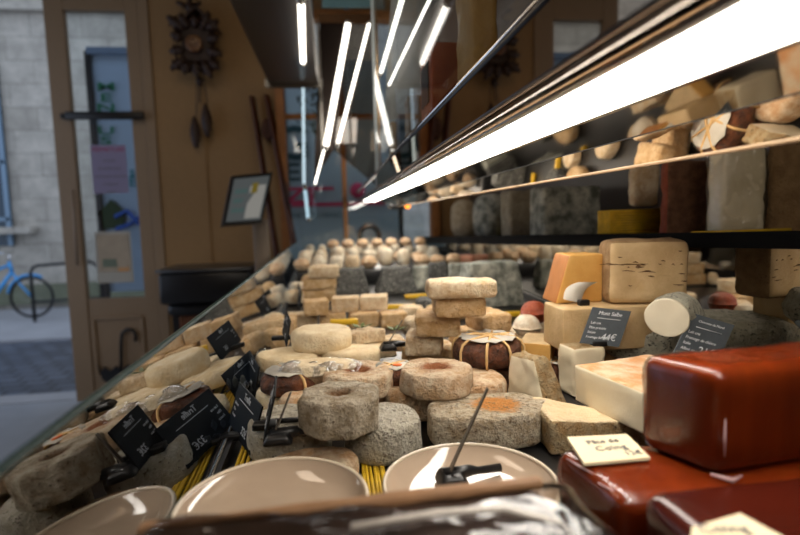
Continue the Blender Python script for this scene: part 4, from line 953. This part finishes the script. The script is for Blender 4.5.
# drawn cow / cheese outlines on the cards
# --- dark signs by the front glass, facing the customer (their backs/edges face the lens)
def darksign(label, b0_, b1_, zb, lean, hh, group=None):
    A_ = Vector((b0_[0], b0_[1], DECK+zb)); B_ = Vector((b1_[0], b1_[1], DECK+zb)); nn_ = Vector((lean, .0, hh))
    return sign(label, [A_, B_, B_+nn_, A_+nn_], 'Truffe', ('Lait cru', 'Pâte', 'France'), '32€', SLATEB, True, CHALKD, group)
pA = GZ(236, 440, DECK+.01); 
def dsg(label, pxb0, pyb0, pxb1, pyb1, zb, lean, hh):
    a_ = GZ(pxb0, pyb0, DECK+zb); b2 = GZ(pxb1, pyb1, DECK+zb); return darksign(label, (a_.x, a_.y), (b2.x, b2.y), zb, lean, hh)
dsg('black price sign tilted to the front glass, nearest on the left', 228, 424, 249, 455, .012, .018, .058)
dsg('black price sign with thin edge showing, beside the left leaf cheese', 266, 416, 263, 442, .050, .014, .05)
dsg('black price sign among the straws, farther along the front glass', 244, 376, 254, 398, .004, .010, .05)
dsg('small black price sign beside the bricks near the glass rail', 282, 332, 286, 347, .046, .010, .05)
dsg('small black price sign near the three stacked slabs', 296, 300, 299, 312, .002, .010, .06)
# edge-on steel pins in black stands
def pinstand(label, top, bot, zb, yb, tail):
    p0 = GZ(bot[0], bot[1], DECK+zb); p1 = GY(top[0], top[1], p0.y+.01)
    o = thing('price_tag_stand', label, 'price tag', p0)
    q = p1-p0; 
    w_ = Vector((.002, .012, 0))
    obj('tag_plate', quad(bmesh.new(), -w_*.4, w_*.6, q+w_*.3, q-w_*.2, .0016), plain('pin_grey', (96, 88, 78), .35, metal=.4), o, smooth=False)
    bm = block_bm(.035, .03, .012, 3, bev=.005, amp=0, warp=lambda v: (v.x*(1-.4*v.z/.012), v.y, v.z)); 
    for v in bm.verts: v.co += Vector((.008, 0, -.002))
    tb = tube(bm, [(.0, 0, .006), (.028, .006, .007), (tail*.6, .01, .004), (tail, .012, .004)], [.008, .006, .004, .0045], 8)
    obj('stand_base', bm, BLACK, o); return o
pinstand('slim grey tag edge in a black stand resting on the right plate', (487, 388), (444, 482), .025, 0, .062)
pinstand('thin dark tag edge in a black stand left of the grey octagonal cheese', (290, 392), (271, 441), .050, 0, .05)
pinstand('thin tag edge in a black stand among the rear cheeses by the brick stack', (402, 320), (384, 349), .048, 0, .08)

# --- plates
def plate(label, cx, cy, r, zt):
    o = thing('plate', label, 'plate', (cx, cy, DECK))
    prof = [(.001, .0), (r*.6, .0), (r*.62, .004), (r*.8, zt*.45), (r*.97, zt*.88), (r, zt), (r*.985, zt+.002), (r*.955, zt-.001), (r*.86, zt-.010), (r*.7, zt-.014), (r*.4, zt-.0155), (.001, zt-.016)]
    obj('dish', lathe(bmesh.new(), prof, 72), CERAMIC, o)
    obj('rim', tube(bmesh.new(), [(r*.985*math.cos(k*2*PI/72), r*.985*math.sin(k*2*PI/72), zt+.0005) for k in range(72)], .0022, 8, True), RIM, o)
    return o
plate('glazed beige plate at the lower left in front of the cheeses', -.0605, .458, .0835, .043)
pb_ = GZ(464, 444, DECK+.036); plate('glazed beige plate at lower centre holding a black tag stand', GZ(464, 470, DECK+.036).x, pb_.y-.083, .083, .036)

# --- straw mats
def straws(name, x0, x1, y0, y1, z, n_, label, along='y', mat=STRAW, skew=0):
    random.seed(n_); bm = bmesh.new()
    for k in range(n_):
        f = (k+.5)/n_; 
        if along == 'y':
            x = x0+(x1-x0)*f; tube(bm, [(x+random.gauss(0, .0012), y0+random.uniform(0, .02), z), (x+skew+random.gauss(0, .002), y1-random.uniform(0, .02), z+random.uniform(0, .002))], .0021, 6)
        else:
            y = y0+(y1-y0)*f; tube(bm, [(x0+random.uniform(0, .02), y, z), (x1-random.uniform(0, .02), y+random.gauss(0, .002), z+random.uniform(0, .002))], .0021, 6)
    o = tag(obj(name, bm, mat), label, 'straw mat', kind='stuff'); return o
straws('straw_mat', -.122, -.066, .50, 1.1, DECK+.0023, 11, 'golden straws lying along the foot of the front glass', skew=-.01)
straws('straw_mat', .022, .05, .50, .66, DECK+.0023, 7, 'short golden straws between the two plates')

# --- middle group
wheel('round_cheese', 292, 353, 356, .045, .040, [CREAM], 'thick pale cream cheese lying tilted in front of the small bricks', rnd=.3, sy=.9)
wheel('round_cheese', 296, 352, 368, .0, .044, CREAM, 'cream cheese under the thick pale tilted one')
wheel('flat_cheese', 256, 322, 375, .02, .030, [CREAM], 'flat cream cheese at the left of the plastic wrapped one', rnd=.35, sy=.75)
wheel('flat_cheese', 322, 382, 371, .02, .032, [CREAM], 'flat cream cheese at the right behind the plastic wrapped one', rnd=.3, sy=.7)
t_ = wheel('wrapped_cheese', 281, 361, 386, .044, .030, CREAM, 'oval pale cheese in shiny crinkled plastic wrap', rnd=.5, sy=.42)
me = wheel_bm(.0625, .030, 77, rnd=.5, sy=.43, amp=.005); obj('plastic_wrap', me, glassy('crinkled_wrap', (.95, .95, .96), 1.5, 1.8, .2, .15, 1.0, 70), t_)
wheel('flat_cheese', 300, 350, 396, .0, .042, CREAM, 'cream cheese beneath the plastic wrapped oval one', sy=.6)
def tri(label, px0, px1, py, zb, h, mat, rz):
    p = spot((px0+px1)/2, py, zb); W_ = (px1-px0)*p.y/F; 
    o = obj('cheese_triangle', block_bm(W_, W_*.8, h, int(px0), bev=.004, amp=.0012, warp=lambda q: (q.x*(1-.75*(q.y/(W_*.8)+.5)), q.y, q.z)), mat, loc=(p.x, p.y+W_*.4, DECK+zb)); o.rotation_euler = (0, 0, rz); return tag(o, label, 'cheese')
tri('pale triangular cheese piece right of the thick cream round', 350, 384, 344, .045, .026, PALEB, .3)
tri('pale triangular cheese piece below the black tag stand', 378, 412, 352, .02, .026, PALEB, -.3)
tri('pale flat triangular piece between the cream round and brick stack', 348, 396, 360, .02, .024, CREAM, .2)
block('dark_cheese_box', 352, 372, 352, 0.0, .04, .05, PALEB, 'pale block half hidden behind the flat cream round', bev=.004)
for (px, py, nm) in ((361, 322.5, 'small green leaf lying on the pale triangular piece'), (396, 325, 'small green leaf sprig beside the slanting tag')):
    p = spot(px, py+4, .075); bm = bmesh.new()
    for k in range(5):
        a = k*1.25; d_ = Vector((math.cos(a), math.sin(a), .3)); s_ = Vector((-d_.y, d_.x, 0)); q = [d_*.002, d_*.012+s_*.005, d_*.022, d_*.012-s_*.005]
        lo = [bm.verts.new(v) for v in q]; hi = [bm.verts.new(v+Vector((0, 0, .001))) for v in q]; bm.faces.new(lo[::-1]); bm.faces.new(hi)
        for i in range(4): bm.faces.new((lo[i], lo[(i+1) % 4], hi[(i+1) % 4], hi[i]))
    tag(obj('herb_sprig', bm, plain('herb_green', (86, 96, 44), .6), smooth=False, loc=(p.x, p.y, DECK+.072)), nm, 'herb')
# small brick rows
lowr = ((286, 317, 329, PALEB, 'leftmost small brick in the lower front row'), (320, 346, 328, BRICK, 'second small brick from the left in the lower front row'), (349, 379, 328, BRICK, 'third small brick from the left in the lower front row'), (380, 407, 328, BRICK, 'rightmost small brick in the lower front row'))
for x0, x1, py, mt, lab in lowr: block('small_brick', x0, x1, py, .0, .038, .06, mt, lab, group='small bricks in the lower row', bev=.004, rz=.05)
upr = ((303, 329, 316, BRICK, 'left of the three small bricks on the upper row, turned sideways'), (332, 360, 312.5, PALEB, 'middle of the three small bricks on the upper row'), (360, 389, 311, PALEB, 'right of the three small bricks on the upper row'))
for i, (x0, x1, py, mt, lab) in enumerate(upr): block('small_brick', x0, x1, py, .0385, .038, .062, mt, lab, group='small bricks on the upper row', bev=.003, rz=(.12, -.1, -.12)[i])
for k, (x0, x1, zb, lab) in enumerate(((301, 336, 0, 'lowest of the three stacked long bricks at the left'), (303, 336, .041, 'middle of the three stacked long bricks at the left'), (308, 338, .082, 'topmost of the three stacked long bricks at the left'))):
    p = spot((x0+x1)/2, 302, 0); W_ = (x1-x0)*p.y/F
    tag(obj('long_brick', block_bm(W_, .09, .040, k+50, bev=.005, amp=.002), (BRICK, BRICK, PALEB)[k], loc=(p.x+.003*k, p.y+.05, DECK+zb)), lab, 'cheese', 'long bricks stacked at the left')
# centre stack of pale bricks
cs = ((429, 456, 368, .0, .040, .075, PALEB, 'small pale brick at the foot of the centre brick stack', .0),
      (403, 450, 357, .040, .037, .080, PALEB, 'brick with dark left end low in the centre stack', -.25),
      (452, 486, 352, .030, .040, .070, BRICK, 'brick right of the low one in the centre stack', .1),
      (413, 467, 338, .078, .037, .085, BRICK, 'third brick from the top of the centre stack', -.2))
for x0, x1, py, zb, h, dp_, mt, lab, r_ in cs: block('rind_brick', x0, x1, py, zb, h, dp_, mt, lab, group='bricks of the centre stack', bev=.007, amp=.0024, rz=r_)
block('rind_brick', 432, 489, 318, .116, .034, .088, BRICK, 'second brick from the top of the centre stack', group='bricks of the centre stack', bev=.008, amp=.0024, rz=-.1)
block('rind_brick', 425, 500, 299.5, .150, .030, .075, PALEB, 'long topmost brick of the centre stack', group='bricks of the centre stack', bev=.009, amp=.0022, rz=-.12)
block('rind_brick', 404, 456, 372, .0, .040, .075, BRICK, 'bottom left brick under the centre stack', bev=.007, amp=.002)
block('rind_brick', 470, 512, 335, .066, .038, .085, BRICK, 'upper brick right of the centre stack', bev=.009, amp=.0024, rz=.2)
block('rind_brick', 474, 518, 347, .034, .031, .085, PALEB, 'middle brick right of the centre stack', bev=.006, amp=.002, rz=-.1)
block('rind_brick', 452, 516, 361, .0, .033, .09, PALEB, 'lowest brick right of the centre stack behind the leaf wrapped cheese', bev=.007, amp=.002)
# pyramids
def pyramid(px0, px1, py, zb, h, mat, lab, top=.62, rz=0, group=None, dep=None):
    p = spot((px0+px1)/2, py, zb); W_ = (px1-px0)*p.y/F; D_ = dep or W_*.8
    o = obj('ash_pyramid', block_bm(W_, D_, h, int(px0), bev=.008, amp=.0025, warp=taperwarp(top, top, h)), mat, loc=(p.x, p.y+D_/2, DECK+zb)); o.rotation_euler = (0, 0, rz); return tag(o, lab, 'cheese', group)
pyramid(335, 371, 295, 0, .095, ASH, 'dark ash coated pyramid behind the left bricks')
pyramid(376, 420, 295, 0, .10, ASH, 'wider dark ash coated pyramid right of the first', top=.6)
pyramid(412, 434, 291, 0, .095, GREYM, 'pale grey pyramid right of the dark pair', top=.7)
pyramid(428, 452, 292, 0, .11, ASH, 'dark grey pyramid behind the centre brick stack', top=.7)
pyramid(448, 474, 292, 0, .105, GREYM, 'grey pyramid between the dark one and the big mould covered block', top=.72)
pyramid(462, 528, 308, 0, .140, GREYM, 'big grey green mould covered block beside the rear mirror', top=.82, rz=.15, dep=.10)
# yellow tray bars
def ybar(x0, x1, py, zb, lab):
    a_ = spot(x0, py, zb); b2 = spot(x1, py, zb); y = (a_.y+b2.y)/2
    tag(obj('yellow_divider', boxbm((0, 0, 0), (abs(b2.x-a_.x), .012, .014), bev=.002), YELLOWT, loc=((a_.x+b2.x)/2, y, DECK+zb-.007)), lab, 'tray divider')
ybar(384, 427, 304, .016, 'yellow tray divider between the bricks and the dark pyramids')
ybar(404, 432, 294, .016, 'short yellow tray divider in front of the pale grey pyramid')
ybar(478, 523, 312, .016, 'yellow tray divider below the big mould covered block')
ybar(330, 358, 319, .042, 'yellow strip between the two rows of small bricks')
# raised back step with small goat cheeses
YS = 2.3
st = tag(obj('display_step', boxbm((.20, (YS+3.6)/2, DECK+.03), (.72, 3.6-YS, .06), bev=.004), BLACKM), 'black raised step carrying the small goat cheeses at the back', 'display step')
rows = [(2.36, 266), (2.62, 0), (2.92, 0), (3.25, 0)]
random.seed(7)
protos = {}
def crottin(kind):
    if kind not in protos:
        protos[kind] = {'drum': lambda: wheel_bm(.034, .062, 1, rnd=.25, seg=28, amp=.0015), 'round': lambda: wheel_bm(.036, .052, 2, rnd=.5, seg=28, amp=.0015), 'tall': lambda: wheel_bm(.030, .085, 3, rnd=.3, seg=28, amp=.0015), 'bell': lambda: wheel_bm(.036, .07, 5, rnd=.3, seg=28, taper=.35, amp=.0015)}[kind]()
        protos[kind] = obj('goat_cheese', protos[kind], WHITE); return protos[kind], True
    return protos[kind], False
_g2 = {}
def goat2(kd):   # second finish: slightly pink or grey rind
    if kd not in _g2:
        me = protos[kd].data.copy(); me.materials.clear(); me.materials.append({'drum': PALEB, 'round': PEACH, 'tall': WHITE, 'bell': SPECK}[kd]); _g2[kd] = me
    return _g2[kd]
txt = {'drum': 'pale drum shaped goat cheese', 'round': 'pale rounded goat cheese', 'tall': 'tall pale cylinder goat cheese', 'bell': 'pale bell shaped goat cheese'}
rowname = ['on the front row of the back step', 'on the second row of the back step', 'on the third row of the back step', 'on the last row of the back step']
kinds = ['drum', 'round', 'bell', 'tall']
for ri, y in enumerate((2.38, 2.62, 2.92, 3.3)):
    x = -.14
    j = 0
    while x < .56:
        kd = kinds[(ri*2+j//2) % 4] if ri else ['round', 'bell', 'drum', 'drum', 'round', 'tall', 'tall', 'round'][min(j, 7)]
        o, first = crottin(kd)
        if not first: o = o.copy(); col.objects.link(o)
        o.location = (x, y+random.uniform(-.02, .02), DECK+.0605); o.rotation_euler = (0, 0, random.random()*6); s = random.uniform(.92, 1.06); o.scale = (s, s, s)
        o.data = o.data if (j+ri) % 3 else goat2(kd)
        tag(o, txt[kd]+' '+rowname[ri], 'cheese', 'goat cheeses '+rowname[ri])
        x += random.uniform(.072, .084); j += 1
    if ri in (1, 2):   # second layer on top
        x = .0; j = 0
        while x < .5 and ri == 2:
            o = protos['round'].copy(); col.objects.link(o); o.scale = (.9, .9, .9)
            o.location = (x, y, DECK+.0605+.062); o.rotation_euler = (0, 0, random.random()*6); tag(o, 'rounded white goat cheese stacked on the third row of the back step', 'cheese', 'goat cheeses stacked on the third row'); x += .08
block('pink_cheese', 452, 500, 263, .06, .035, .09, rind('pink_rind', (206, 134, 108), (222, 168, 140), None, 40), 'long pinkish cheese at the back near the rear mirror', bev=.01)
# left strip of small cheeses between rail and rows
small = ((226, 246, 396, .004, .03, WHITE, 'small round white cheese beside the straws near the front sign'),
         (232, 250, 380, .004, .03, WHITE, 'small round white cheese behind the other by the straws'),
         (262, 290, 352, .0, .045, BRICK, 'small tan cheese beside the glass rail, left of the thick cream round'),
         (262, 284, 332, .0, .045, PALEB, 'small pale cheese behind the tan one along the glass rail'),
         (284, 304, 306, .0, .05, PALEB, 'small pale cheese left of the upper small bricks'),
         (290, 306, 296, .0, .05, WHITE, 'small white cheese left of the three stacked long bricks'),
         (302, 316, 292, .0, .07, BRICK, 'small tan cheese near the far left corner of the deck'))
for x0, x1, py, zb, h, mt, lab in small: wheel('small_cheese', x0, x1, py, zb, h, mt, lab, rnd=.35, seg=32)
block('small_brick', 268, 296, 338, .0, .045, .07, BRICK, 'tan brick between the glass rail and the lower front row', bev=.004)
pv2 = spot(296, 262, .0)
# filler cheeses between the mid group and the mirror so that the deck stays full
fill = ((530, 566, 330, .0, .05, GREYM, 'grey moulded cheese beside the mirror behind the salami'), (415, 450, 312, .0, .035, ASH, 'dark ash coated cheese behind the centre stack'),
        (425, 470, 322, .0, .035, BRICK, 'brick coloured cheese hidden behind the centre stack'), (398, 424, 318, .0, .03, PALEB, 'pale cheese right of the lower small bricks'),
        (404, 436, 334, .0, .036, PALEB, 'pale cheese just left behind the centre stack'))
for x0, x1, py, zb, h, mt, lab in fill: wheel('ripe_cheese', x0, x1, py, zb, h, mt, lab, rnd=.3, seg=40)

# --- second tier cheeses on the rear shelf
def tier(name, px0, px1, y, top_py, mat, label, dep=.12, kind='block', wrap=False, x=None, **kw):
    a_ = GY(px0, 200, y); b2 = GY(px1, 200, y); zt_ = GY((px0+px1)/2, top_py, y).z; zb_ = shz(y)+.001; h = zt_-zb_
    W_ = b2.x-a_.x; zb_ += kw.get('zo', 0); h -= kw.get('zo', 0)
    if kind == 'wheel': o = obj(name, wheel_bm(W_/2, h, int(px0), rnd=.3, amp=.003), mat, loc=((a_.x+b2.x)/2, y+W_/2, zb_))
    else: o = obj(name, block_bm(W_, dep, h, int(px0), bev=kw.get('bev', .012), amp=.003, facemat=kw.get('fm')), mat, loc=((a_.x+b2.x)/2, y+dep/2, zb_))
    if wrap: obj('plastic_wrap', block_bm(W_+.004, dep+.004, h+.002, 9, bev=.014, amp=.004), WRAPM, o)
    return tag(o, label, 'cheese')
tier('grey_cheese', 543, 601, 1.62, 186, GREYM, 'square grey mould covered cheese on the rear shelf')
tier('grey_cheese', 510, 545, 2.0, 190, rind('dusty_pale', (150, 138, 116), (176, 164, 140), (100, 92, 78)), 'dusty pale cheese left of the square grey one on the rear shelf')
tier('grey_cheese', 478, 512, 2.35, 193, GREYM, 'dim grey cheese further left on the rear shelf', kind='wheel')
tier('grey_cheese', 454, 480, 3.15, 199, rind('pale_dim', (170, 154, 126), (196, 182, 156), (110, 100, 84)), 'pale cheese near the far end of the rear shelf', kind='wheel')
tier('red_edged_cheese', 667, 722, 1.06, 160, [rind('ribbed_brown_rind', (104, 68, 46), (132, 92, 64), (78, 46, 30), 50, .6, .8), rind('brick_red_rind', (134, 62, 40), (156, 80, 54), None, 40)], 'dark brown ribbed cheese with brick red left edge on the rear shelf', fm=lambda n_: 1 if n_.x < -.5 else 0, dep=.03)
tier('wrapped_cheese', 722, 769, .96, 142, IVORY, 'white cheese in shiny plastic on the rear shelf', wrap=True, bev=.018, dep=.05)
tier('brown_cheese', 771, 838, .98, 130, TOMR, 'brown rinded cheese at the right end of the rear shelf', dep=.04)
def tst(x0, x1, y, z, label, nn_=16):
    random.seed(int(x0)); a_ = GY(x0, 220, y); b2 = GY(x1, 220, y); bm = bmesh.new()
    for k in range(nn_):
        for l_ in range(z):
            tube(bm, [(a_.x, y-.03+k*.006, shz(y)+.004+l_*.006), (b2.x, y-.03+k*.006+random.gauss(0, .003), shz(y)+.004+l_*.006+random.uniform(0, .002))], .0028, 6)
    tag(obj('straw_bundle', bm, STRAW), label, 'straw bundle', kind='stuff')
tst(603, 660, 1.22, 12, 'bundle of golden straws on the rear shelf behind the red edged cheese', 10)
tst(690, 778, .90, 3, 'flat layer of golden straws under the plastic wrapped shelf cheese', 5)
tst(506, 545, 2.3, 6, 'golden straws beside the dusty pale shelf cheese')
o = tier('small_pale_cheese', 634, 660, 1.21, 163, PALEB, 'small pale cheese lying on the straw bundle on the rear shelf', zo=.080, dep=.03)

# --- on the upper case shelf
USH = Z(.1815)
def onshelf(name, px0, px1, y, dep, h, mat, label, cat='cheese', **kw):
    a_ = GY(px0, 60, y); b2 = GY(px1, 60, y); W_ = b2.x-a_.x
    return tag(obj(name, block_bm(W_, dep, h, int(px0), **kw), mat, loc=((a_.x+b2.x)/2, y+dep/2, USH)), label, cat)
o = onshelf('orange_box_cheese', 431, 474, 1.06, .13, .155, rind('orange_wrapped', (186, 88, 46), (206, 112, 66), (160, 66, 34), 20, .66, .3, .3), 'orange wrapped cheese block with dark label on the upper shelf', bev=.004, amp=.001)
W_ = GY(474, 60, 1.06).x-GY(431, 60, 1.06).x
obj('dark_label', boxbm((-W_/2-.0015, .0, .085), (.002, .08, .08)), plain('dark_label_card', (54, 50, 48), .5), o, smooth=False)
o = onshelf('tall_yellow_cheese', 470, 500, .86, .10, .26, rind('yellow_wrapped', (190, 142, 66), (208, 164, 90), (150, 104, 44), 20, .66, .3, .3), 'tall yellow cheese in clear wrap on the upper shelf nearest the lens', bev=.015, amp=.003)
for k, (a0, a1, y, hh, c, lab) in enumerate(((408, 424, 1.45, .14, (150, 120, 80), 'tan packet on the upper shelf beyond the orange block'), (398, 410, 1.66, .13, (70, 84, 100), 'blue grey packet on the upper shelf'), (389, 399, 1.85, .14, (176, 140, 92), 'pale tan packet by the chrome post on the upper shelf'))):
    onshelf('packaged_cheese', a0, a1, y, .09, hh, plain('packet_finish', c, .35, vary=.1), lab, 'packet', bev=.004)

# --- wrapped package in the very foreground
fp = thing('wrapped_package', 'blurred dark package in clear plastic with tan edge at the very bottom', 'package', (.004, .285, DECK))
obj('package_body', block_bm(.25, .075, .110, 81, bev=.008, amp=.002), plain('dark_brown_package', (56, 38, 30), .5, vary=.3, bscale=20), fp)
obj('tan_edge', block_bm(.252, .010, .008, 82, bev=.004, amp=.001), plain('tan_orange_rind', (140, 104, 72), .6, vary=.15), fp, loc=(0, .034, .107), rot=(0, -.03, 0))
obj('plastic_wrap', block_bm(.275, .086, .113, 83, bev=.014, amp=.003, n=20), glassy('loose_wrap', (.92, .9, .88), 1.4, 1.0, .0, .12, .5, 14), fp, loc=(.01, 0, 0))
bm = tube(bmesh.new(), [(.0, .0, .117), (.05, .004, .118), (.09, .004, .117), (.12, -.004, .110), (.135, -.012, .095)], .0022, 8); obj('wrap_highlight', bm, plain('white_highlight', (220, 214, 206), .3), fp)  # white tube modelled in place of the highlight along the plastic
